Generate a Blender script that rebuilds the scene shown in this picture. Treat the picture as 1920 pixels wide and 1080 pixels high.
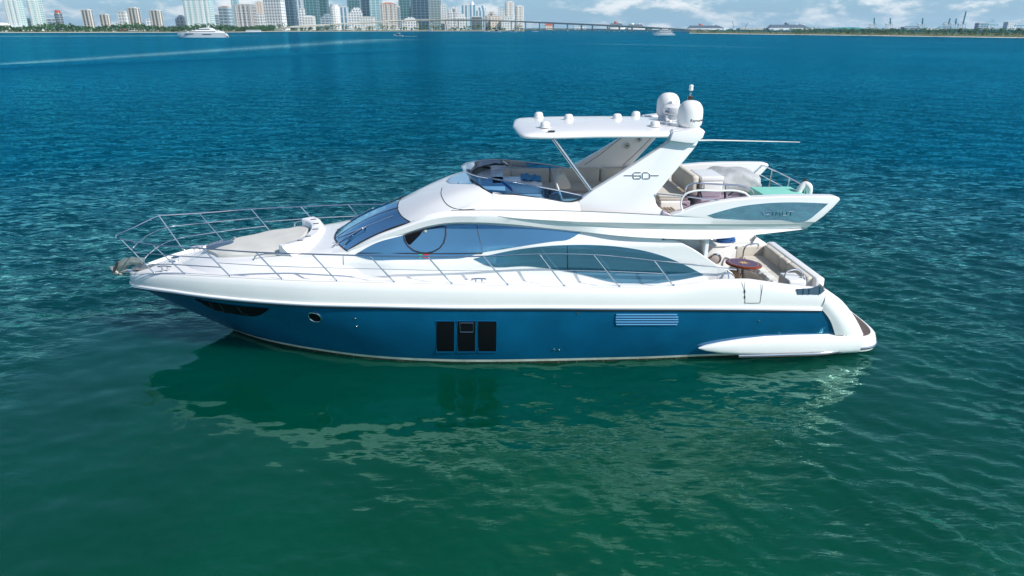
import bpy, bmesh, math, random
import numpy as np
from mathutils import Vector, Matrix

# ------------------------------------------------------------------ scene, camera, light
S = bpy.context.scene
for o in list(bpy.data.objects):
    bpy.data.objects.remove(o)
R = math.radians
CAM_H, CAM_D, PITCH = 7.52, 16.85, R(20.85)
YAW, X0 = R(2.4), -0.55            # heading and position of the yacht (its frame: a aft, y away from us, z up)
FPX = 1280.0                       # 24 mm on 36 mm
cam_d = bpy.data.cameras.new('camera'); cam = bpy.data.objects.new('camera', cam_d)
S.collection.objects.link(cam); S.camera = cam
cam_d.lens = 24.0; cam_d.sensor_width = 36.0; cam_d.clip_start = 0.5; cam_d.clip_end = 60000
cam.location = (0, -CAM_D, CAM_H); cam.rotation_euler = (R(90) - PITCH, 0, 0)

SUN = Vector((0.62, -0.42, 0.64)).normalized()
sun_d = bpy.data.lights.new('sun', 'SUN'); sun = bpy.data.objects.new('sun', sun_d)
S.collection.objects.link(sun); sun_d.energy = 4.4; sun_d.angle = R(0.5); sun_d.color = (1.0, 0.95, 0.88)
sun.rotation_euler = (-SUN).to_track_quat('-Z', 'Y').to_euler()
S.view_settings.view_transform = 'Standard'; S.view_settings.look = 'None'
S.view_settings.exposure = 0.24; S.view_settings.gamma = 1.0; S.view_settings.use_curve_mapping = False

world = bpy.data.worlds.new('World'); S.world = world; world.use_nodes = True
def build_sky():
    nt = world.node_tree; nt.nodes.clear(); N = nt.nodes; L = nt.links
    out = N.new('ShaderNodeOutputWorld'); bg = N.new('ShaderNodeBackground')
    sky = N.new('ShaderNodeTexSky'); sky.sky_type = 'NISHITA'; sky.sun_disc = False
    sky.sun_elevation = math.asin(SUN.z); sky.sun_rotation = math.atan2(SUN.x, SUN.y)
    sky.air_density = 1.0; sky.dust_density = 0.6; sky.ozone_density = 3.0
    tc = N.new('ShaderNodeTexCoord'); sep = N.new('ShaderNodeSeparateXYZ'); L.new(tc.outputs['Generated'], sep.inputs[0])
    # clouds on a high flat layer, squeezed towards the horizon
    mp = N.new('ShaderNodeMapping'); mp.inputs['Scale'].default_value = (11.0, 11.0, 32.0); L.new(tc.outputs['Generated'], mp.inputs[0])
    n1 = N.new('ShaderNodeTexNoise'); n1.inputs['Scale'].default_value = 1.6; n1.inputs['Detail'].default_value = 9; n1.inputs['Roughness'].default_value = 0.62
    L.new(mp.outputs[0], n1.inputs['Vector'])
    r1 = N.new('ShaderNodeMapRange'); r1.inputs[1].default_value = 0.45; r1.inputs[2].default_value = 0.66; L.new(n1.outputs[0], r1.inputs[0])
    r1.interpolation_type = 'SMOOTHSTEP'
    # fewer clouds overhead
    r2 = N.new('ShaderNodeMapRange'); r2.inputs[1].default_value = 0.03; r2.inputs[2].default_value = 0.30; r2.inputs[3].default_value = 0.85; r2.inputs[4].default_value = 0.0
    L.new(sep.outputs[2], r2.inputs[0])
    mu = N.new('ShaderNodeMath'); mu.operation = 'MULTIPLY'; L.new(r1.outputs[0], mu.inputs[0]); L.new(r2.outputs[0], mu.inputs[1])
    # pale blue sea air low over the horizon
    low = N.new('ShaderNodeMapRange'); low.inputs[1].default_value = 0.0; low.inputs[2].default_value = 0.20; low.inputs[3].default_value = 1.0; low.inputs[4].default_value = 0.0
    low.interpolation_type = 'SMOOTHSTEP'; L.new(sep.outputs[2], low.inputs[0])
    lowm = N.new('ShaderNodeMath'); lowm.operation = 'MULTIPLY'; lowm.inputs[1].default_value = 0.8; L.new(low.outputs[0], lowm.inputs[0])
    m0 = N.new('ShaderNodeMix'); m0.data_type = 'RGBA'; L.new(lowm.outputs[0], m0.inputs[0]); L.new(sky.outputs[0], m0.inputs[6])
    m0.inputs[7].default_value = (2.5, 5.2, 7.5, 1)
    m1 = N.new('ShaderNodeMix'); m1.data_type = 'RGBA'; L.new(mu.outputs[0], m1.inputs[0]); L.new(m0.outputs[2], m1.inputs[6])
    m1.inputs[7].default_value = (9.8, 10.2, 10.4, 1)
    L.new(m1.outputs[2], bg.inputs[0]); bg.inputs[1].default_value = 0.095; L.new(bg.outputs[0], out.inputs[0])
build_sky()

# ------------------------------------------------------------------ helpers
CP, SP, CY, SY = math.cos(PITCH), math.sin(PITCH), math.cos(YAW), math.sin(YAW)
def _ray(px, py):                   # measured direction of a photo point
    xr = (px - 960) / FPX; yr = (540 - py) / FPX
    return (xr, CP + yr * SP, -SP + yr * CP)
def UW(px, py, Y=None, z=None):     # point in the world on a plane of known distance or height
    d = _ray(px, py); t = (Y + CAM_D) / d[1] if Y is not None else (z - CAM_H) / d[2]
    return Vector((d[0] * t, -CAM_D + d[1] * t, CAM_H + d[2] * t))
def U(px, py, y=None, z=None, a=None):  # point in the yacht's frame on a plane of known y, z or a
    d = _ray(px, py); ox, oy = -X0, -CAM_D
    o = (CY * ox + SY * oy, -SY * ox + CY * oy, CAM_H); e = (CY * d[0] + SY * d[1], -SY * d[0] + CY * d[1], d[2])
    t = (y - o[1]) / e[1] if y is not None else ((z - o[2]) / e[2] if z is not None else (a - o[0]) / e[0])
    return Vector((o[0] + t * e[0], o[1] + t * e[1], o[2] + t * e[2]))
def UF(px, py, fy, it=8):           # on a curved side y = fy(a, z)
    y = -2.0
    for _ in range(it):
        p = U(px, py, y=y); y = fy(p[0], p[2])
    return U(px, py, y=y)
def lerp(a, b, t): return a + (b - a) * t
def sm(a, b, x):
    t = min(1, max(0, (x - a) / (b - a))); return t * t * (3 - 2 * t)
def cub(pts):                       # smooth curve through (x, value) pairs
    xs = [p[0] for p in pts]; ys = [p[1] for p in pts]; n = len(xs)
    d = [(ys[i+1]-ys[i])/(xs[i+1]-xs[i]) for i in range(n-1)]
    m = [d[0]] + [0 if d[i-1]*d[i] <= 0 else 2*d[i-1]*d[i]/(d[i-1]+d[i]) for i in range(1, n-1)] + [d[-1]]
    def f(x):
        if x <= xs[0]: return ys[0]
        if x >= xs[-1]: return ys[-1]
        i = 0
        while xs[i+1] < x: i += 1
        h = xs[i+1]-xs[i]; t = (x-xs[i])/h; t2 = t*t; t3 = t2*t
        return (2*t3-3*t2+1)*ys[i]+(t3-2*t2+t)*h*m[i]+(-2*t3+3*t2)*ys[i+1]+(t3-t2)*h*m[i+1]
    return f
def cr(pts, n, closed=False):       # n points along a Catmull-Rom curve
    P = [Vector(p) for p in pts]; k = len(P)
    if k == 2: return [P[0].lerp(P[1], i/(n-1)) for i in range(n)]
    fine = []; segs = k if closed else k-1
    for i in range(segs):
        if closed: p0, p1, p2, p3 = P[(i-1) % k], P[i], P[(i+1) % k], P[(i+2) % k]
        else:
            p1, p2 = P[i], P[i+1]; p0 = P[i-1] if i else p1*2-p2; p3 = P[i+2] if i+2 < k else p2*2-p1
        d1 = max((p2-p1).length, 1e-6); d0 = max((p1-p0).length, 1e-6); d2 = max((p3-p2).length, 1e-6)
        m1 = ((p1-p0)/d0*d1 + (p2-p1)/d1*d0)/(d0+d1)*d1; m2 = ((p2-p1)/d1*d2 + (p3-p2)/d2*d1)/(d1+d2)*d1
        for j in range(16):
            t = j/16; t2 = t*t; t3 = t2*t
            fine.append((2*t3-3*t2+1)*p1+(t3-2*t2+t)*m1+(-2*t3+3*t2)*p2+(t3-t2)*m2)
    fine.append(P[0].copy() if closed else P[-1].copy())
    L = [0]
    for i in range(1, len(fine)): L.append(L[-1]+(fine[i]-fine[i-1]).length)
    out = []; j = 0; cnt = n if not closed else n+1
    for i in range(cnt):
        s = L[-1]*i/(cnt-1)
        while j < len(L)-2 and L[j+1] < s: j += 1
        out.append(fine[j].lerp(fine[j+1], (s-L[j])/max(1e-9, L[j+1]-L[j])))
    return out[:n]

class MB:                           # collects faces, then links them as ONE mesh object
    def __init__(s): s.v = []; s.f = []; s.m = []
    def add(s, vs, fs, mi=0):
        b = len(s.v); s.v += [tuple(v) for v in vs]; s.f += [tuple(i+b for i in f) for f in fs]; s.m += [mi]*len(fs)
    def grid(s, rows, mi=0, close=False, flip=False, mirror=False):
        n = len(rows); k = len(rows[0]); fs = []
        for i in range(n-1):
            for j in range(k if close else k-1):
                q = (i*k+j, i*k+(j+1) % k, (i+1)*k+(j+1) % k, (i+1)*k+j); fs.append(q[::-1] if flip else q)
        vs = [tuple(p) for r in rows for p in r]; s.add(vs, fs, mi)
        if mirror: s.add([(x, -y, z) for x, y, z in vs], [f[::-1] for f in fs], mi)
    def box(s, c, d, bev=0.0, rot=0.0, mi=0, taper=1.0):
        bm = bmesh.new(); bmesh.ops.create_cube(bm, size=1)
        for v in bm.verts:
            k = taper if v.co.z > 0 else 1
            v.co = Vector((v.co.x*d[0]*k, v.co.y*d[1]*k, v.co.z*d[2]))
        if bev: bmesh.ops.bevel(bm, geom=bm.edges[:], offset=bev, segments=3, profile=0.6, affect='EDGES')
        M = Matrix.Translation(c) @ Matrix.Rotation(rot, 4, 'Z'); bm.transform(M); s.bm(bm, mi)
    def bm(s, bm, mi=0):
        bm.verts.index_update(); s.add([v.co[:] for v in bm.verts], [[v.index for v in f.verts] for f in bm.faces], mi); bm.free()
    def tube(s, pts, r, n=8, closed=False, mi=0, cap=True, sub=0):
        P = [Vector(p) for p in pts]
        if sub: P = cr(P, sub, closed)
        k = len(P); rows = []; prev = None
        for i in range(k):
            t = (P[(i+1) % k]-P[i-1]) if closed else (P[min(i+1, k-1)]-P[max(i-1, 0)])
            t = t.normalized() if t.length > 1e-9 else Vector((0, 0, 1))
            if prev is None:
                ref = Vector((0, 0, 1)) if abs(t.z) < 0.9 else Vector((1, 0, 0)); u = t.cross(ref).normalized()
            else: u = (prev - t*prev.dot(t)).normalized()
            w = t.cross(u); prev = u; rr = r[i] if isinstance(r, (list, tuple)) else r
            rows.append([P[i]+(u*math.cos(2*math.pi*j/n)+w*math.sin(2*math.pi*j/n))*rr for j in range(n)])
        if closed: rows.append(rows[0])
        b = len(s.v); s.grid(rows, mi, close=True)
        if cap and not closed:
            s.f.append(tuple(b+j for j in range(n))[::-1]); s.f.append(tuple(b+(k-1)*n+j for j in range(n))); s.m += [mi, mi]
    def lathe(s, prof, c=(0, 0, 0), n=28, mi=0, axis=None, sx=1.0, sy=1.0):
        rows = []; M = Matrix.Translation(c) @ (Vector(axis).to_track_quat('Z', 'Y').to_matrix().to_4x4() if axis else Matrix())
        for r, z in prof: rows.append([M @ Vector((r*sx*math.cos(2*math.pi*j/n), r*sy*math.sin(2*math.pi*j/n), z)) for j in range(n)])
        b = len(s.v); s.grid(rows, mi, close=True); k = len(prof)
        s.f.append(tuple(b+j for j in range(n))[::-1]); s.f.append(tuple(b+(k-1)*n+j for j in range(n))); s.m += [mi, mi]
    def prism(s, poly, off, bev=0.0, mi=0, seg=2):   # flat outline given thickness along vector off
        bm = bmesh.new(); off = Vector(off); vs = [bm.verts.new(p) for p in poly]; f = bm.faces.new(vs)
        r = bmesh.ops.extrude_face_region(bm, geom=[f]); nv = [g for g in r['geom'] if isinstance(g, bmesh.types.BMVert)]
        bmesh.ops.translate(bm, vec=off, verts=nv)
        if bev:
            ed = [e for e in bm.edges if len(e.link_faces) == 2 and e.calc_face_angle(0) > 0.6]
            bmesh.ops.bevel(bm, geom=ed, offset=bev, segments=seg, profile=0.6, affect='EDGES', clamp_overlap=True)
        bmesh.ops.recalc_face_normals(bm, faces=bm.faces[:]); s.bm(bm, mi)
    def build(s, name, mat, parent=None, base=(0, 0, 0), ang=38, smooth=True, fixn=True, thick=0):
        me = bpy.data.meshes.new(name); bx, by, bz = base
        me.from_pydata([(x-bx, y-by, z-bz) for x, y, z in s.v], [], s.f)
        mats = mat if isinstance(mat, (list, tuple)) else [mat]
        for m in mats: me.materials.append(m)
        if len(mats) > 1: me.polygons.foreach_set('material_index', s.m)
        if fixn:
            bm = bmesh.new(); bm.from_mesh(me); bmesh.ops.remove_doubles(bm, verts=bm.verts[:], dist=1e-5)
            bmesh.ops.recalc_face_normals(bm, faces=bm.faces[:])
            if thick: bmesh.ops.solidify(bm, geom=bm.faces[:], thickness=thick)
            bm.to_mesh(me); bm.free()
        if smooth:
            me.shade_smooth(); me.set_sharp_from_angle(angle=R(ang))
        o = bpy.data.objects.new(name, me); S.collection.objects.link(o)
        if parent: o.parent = parent
        return o
def tag(o, label=None, cat=None, group=None, kind=None):
    for k, v in (('label', label), ('category', cat), ('group', group), ('kind', kind)):
        if v: o[k] = v
    return o
def empty(name, loc=(0, 0, 0), rz=0):
    o = bpy.data.objects.new(name, None); S.collection.objects.link(o); o.location = loc; o.rotation_euler = (0, 0, rz); return o
def aboard(name, base, label, cat, group=None):     # a thing on the yacht, given in the yacht's frame
    a, y, z = base
    return tag(empty(name, (a*CY - y*SY + X0, a*SY + y*CY, z), YAW), label, cat, group)

# ------------------------------------------------------------------ materials
def mat(name, col, rough=0.4, metal=0.0, spec=0.5, coat=0.0, var=0.06, vscale=3.0, bump=0.0, bscale=60.0, trans=0.0, tint=None):
    m = bpy.data.materials.new(name); m.use_nodes = True; nt = m.node_tree; N = nt.nodes; L = nt.links; b = N['Principled BSDF']
    b.inputs['Roughness'].default_value = rough; b.inputs['Metallic'].default_value = metal
    b.inputs['Specular IOR Level'].default_value = spec; b.inputs['Coat Weight'].default_value = coat; b.inputs['Coat Roughness'].default_value = 0.06
    b.inputs['Base Color'].default_value = (*col, 1)
    if tint: b.inputs['Specular Tint'].default_value = (*tint, 1)
    tc = N.new('ShaderNodeTexCoord')
    if var:
        no = N.new('ShaderNodeTexNoise'); no.inputs['Scale'].default_value = vscale; no.inputs['Detail'].default_value = 5; L.new(tc.outputs['Object'], no.inputs['Vector'])
        mr = N.new('ShaderNodeMapRange'); mr.inputs[1].default_value = 0.3; mr.inputs[2].default_value = 0.7; mr.inputs[3].default_value = 1-var; mr.inputs[4].default_value = 1+var
        L.new(no.outputs[0], mr.inputs[0]); mx = N.new('ShaderNodeVectorMath'); mx.operation = 'SCALE'; mx.inputs[0].default_value = col
        L.new(mr.outputs[0], mx.inputs['Scale']); L.new(mx.outputs[0], b.inputs['Base Color'])
    if bump:
        nb = N.new('ShaderNodeTexNoise'); nb.inputs['Scale'].default_value = bscale; nb.inputs['Detail'].default_value = 4; L.new(tc.outputs['Object'], nb.inputs['Vector'])
        bp = N.new('ShaderNodeBump'); bp.inputs['Strength'].default_value = bump; bp.inputs['Distance'].default_value = 0.02; L.new(nb.outputs[0], bp.inputs['Height']); L.new(bp.outputs[0], b.inputs['Normal'])
    return m
def clear_glass(name, tint, gloss=(.9, .9, .9)):
    m = bpy.data.materials.new(name); m.use_nodes = True; nt = m.node_tree; N = nt.nodes; L = nt.links; N.clear()
    out = N.new('ShaderNodeOutputMaterial'); mx = N.new('ShaderNodeMixShader'); tr = N.new('ShaderNodeBsdfTransparent'); gl = N.new('ShaderNodeBsdfGlossy')
    tr.inputs[0].default_value = (*tint, 1); gl.inputs['Roughness'].default_value = 0.02; gl.inputs[0].default_value = (*gloss, 1)
    fr = N.new('ShaderNodeFresnel'); fr.inputs[0].default_value = 1.5
    L.new(fr.outputs[0], mx.inputs[0]); L.new(tr.outputs[0], mx.inputs[1]); L.new(gl.outputs[0], mx.inputs[2]); L.new(mx.outputs[0], out.inputs[0]); return m
M = {}
M['gel'] = mat('white gelcoat', (0.80, 0.81, 0.82), 0.22, spec=0.5, coat=0.3, var=0.015, vscale=1.2)
M['deckwhite'] = mat('white nonskid', (0.78, 0.79, 0.79), 0.5, var=0.03, vscale=2, bump=0.1, bscale=300)
M['blue'] = mat('blue metallic hull paint', (0.004, 0.135, 0.30), 0.13, metal=0.4, spec=0.6, coat=0.7, var=0.16, vscale=1.1, bump=0.05, bscale=2.5)
M['louvre'] = mat('louvre blue with painted highlights', (0.06, 0.24, 0.45), 0.3, var=.05)  # hull blue lightened; bright slat tops are put into the colour
M['wetteak'] = mat('dark wet teak', (0.11, 0.085, 0.075), 0.6, var=0.25, vscale=14, bump=0.2, bscale=30)
M['boot'] = mat('weathered boot stripe', (0.55, 0.56, 0.50), 0.5, var=0.25, vscale=2.5)
M['antifoul'] = mat('dark weedy bottom paint', (0.012, 0.022, 0.014), 0.8, var=0.5, vscale=9, bump=0.6, bscale=40)
M['wingglass'] = mat('pale reflective wing glass', (0.33, 0.53, 0.70), 0.04, metal=0.75, var=0.12, vscale=1.2)
M['weed'] = mat('dry weed', (.16, .13, .06), .9, var=.4, vscale=20)
M['steel'] = mat('polished steel', (0.75, 0.77, 0.80), 0.12, metal=1.0, var=0)
M['rubber'] = mat('black rubber', (0.02, 0.02, 0.022), 0.5, var=0.1)
M['dark'] = mat('dark recess', (0.006, 0.008, 0.010), 0.3, spec=0.05, var=0)
M['beige'] = mat('beige upholstery', (0.58, 0.55, 0.50), 0.75, var=0.05, bump=0.12, bscale=120)
M['pad'] = mat('greige sunpad cover', (0.62, 0.62, 0.585), 0.8, var=0.05, vscale=2, bump=0.25, bscale=7)
M['teak'] = mat('weathered teak', (0.30, 0.22, 0.15), 0.7, var=0.25, vscale=14, bump=0.2, bscale=30)
M['sideglass'] = mat('reflective blue side glass', (0.17, 0.40, 0.60), 0.04, metal=0.7, spec=0.6, var=0.05, vscale=0.8)
M['saloonglass'] = mat('dark reflective saloon glass', (0.085, 0.235, 0.35), 0.02, metal=0.5, spec=0.8, var=0.05, vscale=1.2)
M['screen'] = clear_glass('blue tinted windshield glass', (0.06, 0.20, 0.32), (.38, .62, .78))
M['flyscreen'] = clear_glass('smoke blue windscreen glass', (0.20, 0.46, 0.72))
M['purple'] = clear_glass('smoked purple acrylic', (0.42, 0.33, 0.42))
M['hatch'] = mat('grey hatch glass', (0.10, 0.16, 0.24), 0.05, metal=0.3, var=0)
M['wood'] = mat('varnished mahogany', (0.25, 0.045, 0.012), 0.12, coat=0.8, var=0.25, vscale=8)
M['purplewood'] = mat('dark burl inlay', (0.11, 0.035, 0.075), 0.14, coat=0.8, var=0.3, vscale=14)
M['gold'] = mat('pale inlay', (0.62, 0.40, 0.16), 0.3, var=0)
M['ropeblue'] = mat('blue rope', (0.01, 0.10, 0.32), 0.7, var=0.3, vscale=40, bump=0.5, bscale=120)
M['towel'] = mat('blue towel', (0.07, 0.28, 0.52), 0.9, var=0.15, vscale=20, bump=0.4, bscale=60)
M['mint'] = mat('mint green foam', (0.22, 0.62, 0.52), 0.7, var=0.04)
M['tarp'] = mat('grey canvas cover', (0.40, 0.42, 0.44), 0.85, var=0.1, vscale=6, bump=0.9, bscale=9)
M['vinyl'] = mat('white vinyl', (0.76, 0.77, 0.76), 0.45, var=0.03)
M['galv'] = mat('galvanised anchor', (0.36, 0.38, 0.38), 0.45, metal=0.8, var=0.25, vscale=12)
M['wrap'] = mat('grey green anchor wrap', (0.14, 0.18, 0.18), 0.8, var=0.3, vscale=9, bump=0.6, bscale=25)
M['ink'] = mat('dark lettering', (0.03, 0.03, 0.05), 0.5, var=0)
M['inkblue'] = mat('blue lettering', (0.02, 0.12, 0.45), 0.5, var=0)
M['red'] = mat('red plastic', (0.55, 0.03, 0.03), 0.4, var=0)
M['green'] = mat('green plastic', (0.05, 0.42, 0.22), 0.4, var=0)
M['dash'] = mat('pale dashboard', (0.42, 0.44, 0.40), 0.6, var=0.1)
M['inside'] = mat('dark saloon interior', (0.02, 0.03, 0.04), 0.7, var=0.2)
M['bluedeck'] = mat('blue cap', (0.06, 0.16, 0.36), 0.5, var=0.1)
M['stripes'] = mat('sun bleached curtain', (0.45, 0.42, 0.42), 0.5, var=0.15, vscale=4)
# ------------------------------------------------------------------ water
def build_water():
    rng = np.random.default_rng(5)
    rr = [3.0]
    while rr[-1] < 32: rr.append(rr[-1]*1.005)
    while rr[-1] < 380: rr.append(rr[-1]*1.0085)
    while rr[-1] < 9000: rr.append(rr[-1]*1.06)
    rr = np.array(rr); dr = np.gradient(rr)
    th = np.concatenate([np.linspace(R(-58), R(58), 780), np.linspace(R(58), R(302), 42)[1:-1]]); n = len(th); k = len(rr)
    rg, tg = np.meshgrid(rr, th, indexing='ij'); x = rg*np.sin(tg); y = -CAM_D + rg*np.cos(tg)
    cell = np.maximum(np.repeat(dr[:, None], n, 1), rg*R(0.16))
    # sheltered water on the near side of the hull
    def ss(a, b, v):
        t = np.clip((v-a)/(b-a), 0, 1); return t*t*(3-2*t)
    wob = 1.2*np.sin(0.55*x+0.3*y)+0.9*np.sin(0.9*y-0.4*x+1.0)
    calm = (1-0.30*ss(-4.5, 1.0, x+wob)-0.70*ss(2.5, 9.0, x+wob))*ss(-19, -9, x+wob*1.5)*(1-ss(-1.0, 2.5, y+0.4*wob))
    calm *= 1-0.25*ss(-8, -16, y)
    hullside = ss(-6, -4, x)*(1-ss(9, 10.5, x))*ss(-9, -4, y)*(1-ss(-1, 0, y)); calm = np.maximum(calm, 0.72*hullside)
    h = np.zeros_like(x)
    for i in range(64):
        lam = 0.42*(5.5/0.42)**((i+rng.random())/64)
        ang = R(-112)+rng.normal(0, 0.55); kx, ky = math.cos(ang)*2*math.pi/lam, math.sin(ang)*2*math.pi/lam
        amp = 0.0046*lam*rng.uniform(0.5, 1.5)*(0.45 if lam > 1.4 else 0.95)
        w = ss(2.6, 5.0, lam/cell); c = 1-calm*(0.93 if lam < 1.3 else 0.80)
        ph = kx*x+ky*y+rng.random()*6.28
        h += amp*w*c*(np.sin(ph)+0.30*np.sin(2*ph+1.57))
    for i in range(40):                # wind ripples
        lam = rng.uniform(0.17, 0.55); ang = R(-115)+rng.normal(0, 0.7); kk = 2*math.pi/lam
        h += 0.0075*lam*ss(2.4, 4.5, lam/cell)*(1-calm)**1.2*np.sin(kk*(x*math.cos(ang)+y*math.sin(ang))+rng.random()*6.28)
    # small ripples coming off the hull in the lee
    near = ss(-4.5, 1.5, x+0.5*wob)
    for i in range(36):
        lam = 0.26*(1.7/0.26)**rng.random(); ang = R(-112)+rng.normal(0, 0.75); kk = 2*math.pi/lam
        h += (0.0016+0.0018*near*(lam < 0.9))*lam*ss(2.6, 5, lam/cell)*calm*np.sin(kk*(x*math.cos(ang)+y*math.sin(ang))+rng.random()*6.28)
    # a boat's old wake far out on the left: a slick and a low swell
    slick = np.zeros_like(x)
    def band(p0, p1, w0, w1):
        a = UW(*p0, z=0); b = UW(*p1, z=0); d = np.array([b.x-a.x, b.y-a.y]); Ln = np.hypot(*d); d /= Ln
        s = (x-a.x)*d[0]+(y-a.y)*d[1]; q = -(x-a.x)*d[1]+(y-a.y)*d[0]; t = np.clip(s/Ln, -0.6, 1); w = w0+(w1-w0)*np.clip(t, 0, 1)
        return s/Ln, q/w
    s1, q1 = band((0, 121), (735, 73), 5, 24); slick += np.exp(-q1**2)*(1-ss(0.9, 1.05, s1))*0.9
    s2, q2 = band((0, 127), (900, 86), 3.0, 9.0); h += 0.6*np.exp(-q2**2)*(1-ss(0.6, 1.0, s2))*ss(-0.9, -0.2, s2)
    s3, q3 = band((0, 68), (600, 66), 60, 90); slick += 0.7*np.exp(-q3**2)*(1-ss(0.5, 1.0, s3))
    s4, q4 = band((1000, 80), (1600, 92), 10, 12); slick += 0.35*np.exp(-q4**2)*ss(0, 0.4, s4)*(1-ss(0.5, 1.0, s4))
    v = np.stack([x, y, h], -1).reshape(-1, 3); v = np.concatenate([v, [[0, -CAM_D, 0]]])
    i, j = np.meshgrid(np.arange(k-1), np.arange(n), indexing='ij'); j2 = (j+1) % n
    q = np.stack([i*n+j, (i+1)*n+j, (i+1)*n+j2, i*n+j2], -1).reshape(-1, 4)[:, ::-1]
    t = np.stack([np.full(n, k*n), np.arange(n), (np.arange(n)+1) % n], -1)[:, ::-1]
    me = bpy.data.meshes.new('sea'); me.vertices.add(len(v)); me.vertices.foreach_set('co', v.ravel())
    me.loops.add(q.size+t.size); me.loops.foreach_set('vertex_index', np.concatenate([q.ravel(), t.ravel()]).astype(np.int32))
    me.polygons.add(len(q)+len(t)); st = np.concatenate([np.arange(len(q))*4, len(q)*4+np.arange(len(t))*3]); me.polygons.foreach_set('loop_start', st.astype(np.int32))
    me.update(calc_edges=True); me.validate(); me.shade_smooth()
    if me.polygons[0].normal.z < 0: me.flip_normals()
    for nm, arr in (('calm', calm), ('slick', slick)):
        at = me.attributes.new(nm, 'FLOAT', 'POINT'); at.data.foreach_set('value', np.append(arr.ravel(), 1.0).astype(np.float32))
    o = bpy.data.objects.new('sea', me); S.collection.objects.link(o); o['kind'] = 'structure'
    m = bpy.data.materials.new('sea water'); m.use_nodes = True; nt = m.node_tree; N = nt.nodes; L = nt.links; N.clear()
    out = N.new('ShaderNodeOutputMaterial'); body = N.new('ShaderNodeSubsurfaceScattering'); body.falloff = 'BURLEY'; body.inputs['Scale'].default_value = 1.0; body.inputs['Radius'].default_value = (1.6, 1.6, 1.6); surf = N.new('ShaderNodeBsdfGlossy'); fres = N.new('ShaderNodeFresnel'); mixs = N.new('ShaderNodeMixShader')
    fres.inputs[0].default_value = 1.72; surf.inputs['Roughness'].default_value = 0.03; surf.inputs['Color'].default_value = (0.20, 0.66, 0.92, 1)
    L.new(fres.outputs[0], mixs.inputs[0]); L.new(body.outputs[0], mixs.inputs[1]); L.new(surf.outputs[0], mixs.inputs[2]); L.new(mixs.outputs[0], out.inputs[0])
    geo = N.new('ShaderNodeNewGeometry')
    calmn = N.new('ShaderNodeAttribute'); calmn.attribute_name = 'calm'; slk = N.new('ShaderNodeAttribute'); slk.attribute_name = 'slick'
    def math_(op, a, b_=None, c=None):
        x_ = N.new('ShaderNodeMath'); x_.operation = op
        for q_, val in enumerate((a, b_, c)):
            if val is None: continue
            if isinstance(val, (int, float)): x_.inputs[q_].default_value = val
            else: L.new(val, x_.inputs[q_])
        return x_.outputs[0]
    # body colour: green over the pale shoal by the yacht, deep blue further out
    dist = N.new('ShaderNodeVectorMath'); dist.operation = 'DISTANCE'; dist.inputs[1].default_value = (0, -14, 0); L.new(geo.outputs['Position'], dist.inputs[0])
    big = N.new('ShaderNodeTexNoise'); big.inputs['Scale'].default_value = 0.03; big.inputs['Detail'].default_value = 4; L.new(geo.outputs['Position'], big.inputs['Vector'])
    dd = math_('MULTIPLY', dist.outputs['Value'], math_('MULTIPLY_ADD', big.outputs[0], 1.2, 0.4))
    ra = N.new('ShaderNodeValToRGB'); cr_ = ra.color_ramp; L.new(math_('DIVIDE', dd, 160.0), ra.inputs[0])
    cr_.elements[0].position = 0.0; cr_.elements[0].color = (0.0, 0.078, 0.030, 1); cr_.elements[1].position = 1.0; cr_.elements[1].color = (0.0, 0.070, 0.132, 1)
    for p, c in ((0.06, (0.0, 0.050, 0.026, 1)), (0.13, (0.0, 0.034, 0.040, 1)), (0.35, (0.0, 0.048, 0.082, 1))):
        e = cr_.elements.new(p); e.color = c
    mid = N.new('ShaderNodeTexNoise'); mid.inputs['Scale'].default_value = 0.28; mid.inputs['Detail'].default_value = 3; L.new(geo.outputs['Position'], mid.inputs['Vector'])
    vs = N.new('ShaderNodeVectorMath'); vs.operation = 'SCALE'; L.new(ra.outputs[0], vs.inputs[0]); L.new(math_('MULTIPLY_ADD', mid.outputs[0], 0.7, 0.65), vs.inputs['Scale'])
    L.new(vs.outputs[0], body.inputs['Color'])
    amp = math_('MULTIPLY', math_('MULTIPLY_ADD', calmn.outputs['Fac'], -0.95, 1.0), math_('MAXIMUM', math_('MULTIPLY_ADD', slk.outputs['Fac'], -0.75, 1.0), 0.1))
    gust = N.new('ShaderNodeTexNoise'); gust.inputs['Scale'].default_value = 0.018; gust.inputs['Detail'].default_value = 3; L.new(geo.outputs['Position'], gust.inputs['Vector'])
    amp = math_('MULTIPLY', amp, math_('MULTIPLY_ADD', gust.outputs[0], 1.5, 0.25))
    mp = N.new('ShaderNodeMapping'); mp.inputs['Rotation'].default_value = (0, 0, R(20)); mp.inputs['Scale'].default_value = (0.42, 1.0, 1.0); L.new(geo.outputs['Position'], mp.inputs[0])
    prev = None
    for sc, de, st_, ds in ((1.9, 3, 1.0, 0.12), (7.0, 3, 0.9, 0.030)):
        nz = N.new('ShaderNodeTexNoise'); nz.inputs['Scale'].default_value = sc; nz.inputs['Detail'].default_value = de; nz.inputs['Roughness'].default_value = 0.6; L.new(mp.outputs[0], nz.inputs['Vector'])
        bp = N.new('ShaderNodeBump'); bp.inputs['Distance'].default_value = ds; L.new(nz.outputs[0], bp.inputs['Height']); L.new(math_('MULTIPLY', amp, st_), bp.inputs['Strength'])
        if prev: L.new(prev, bp.inputs['Normal'])
        prev = bp.outputs[0]
    # far out, where single ripples are smaller than a pixel, take the facet slopes straight from noise
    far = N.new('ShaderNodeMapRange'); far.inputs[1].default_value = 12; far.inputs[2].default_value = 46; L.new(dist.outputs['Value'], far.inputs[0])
    tot = None
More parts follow.
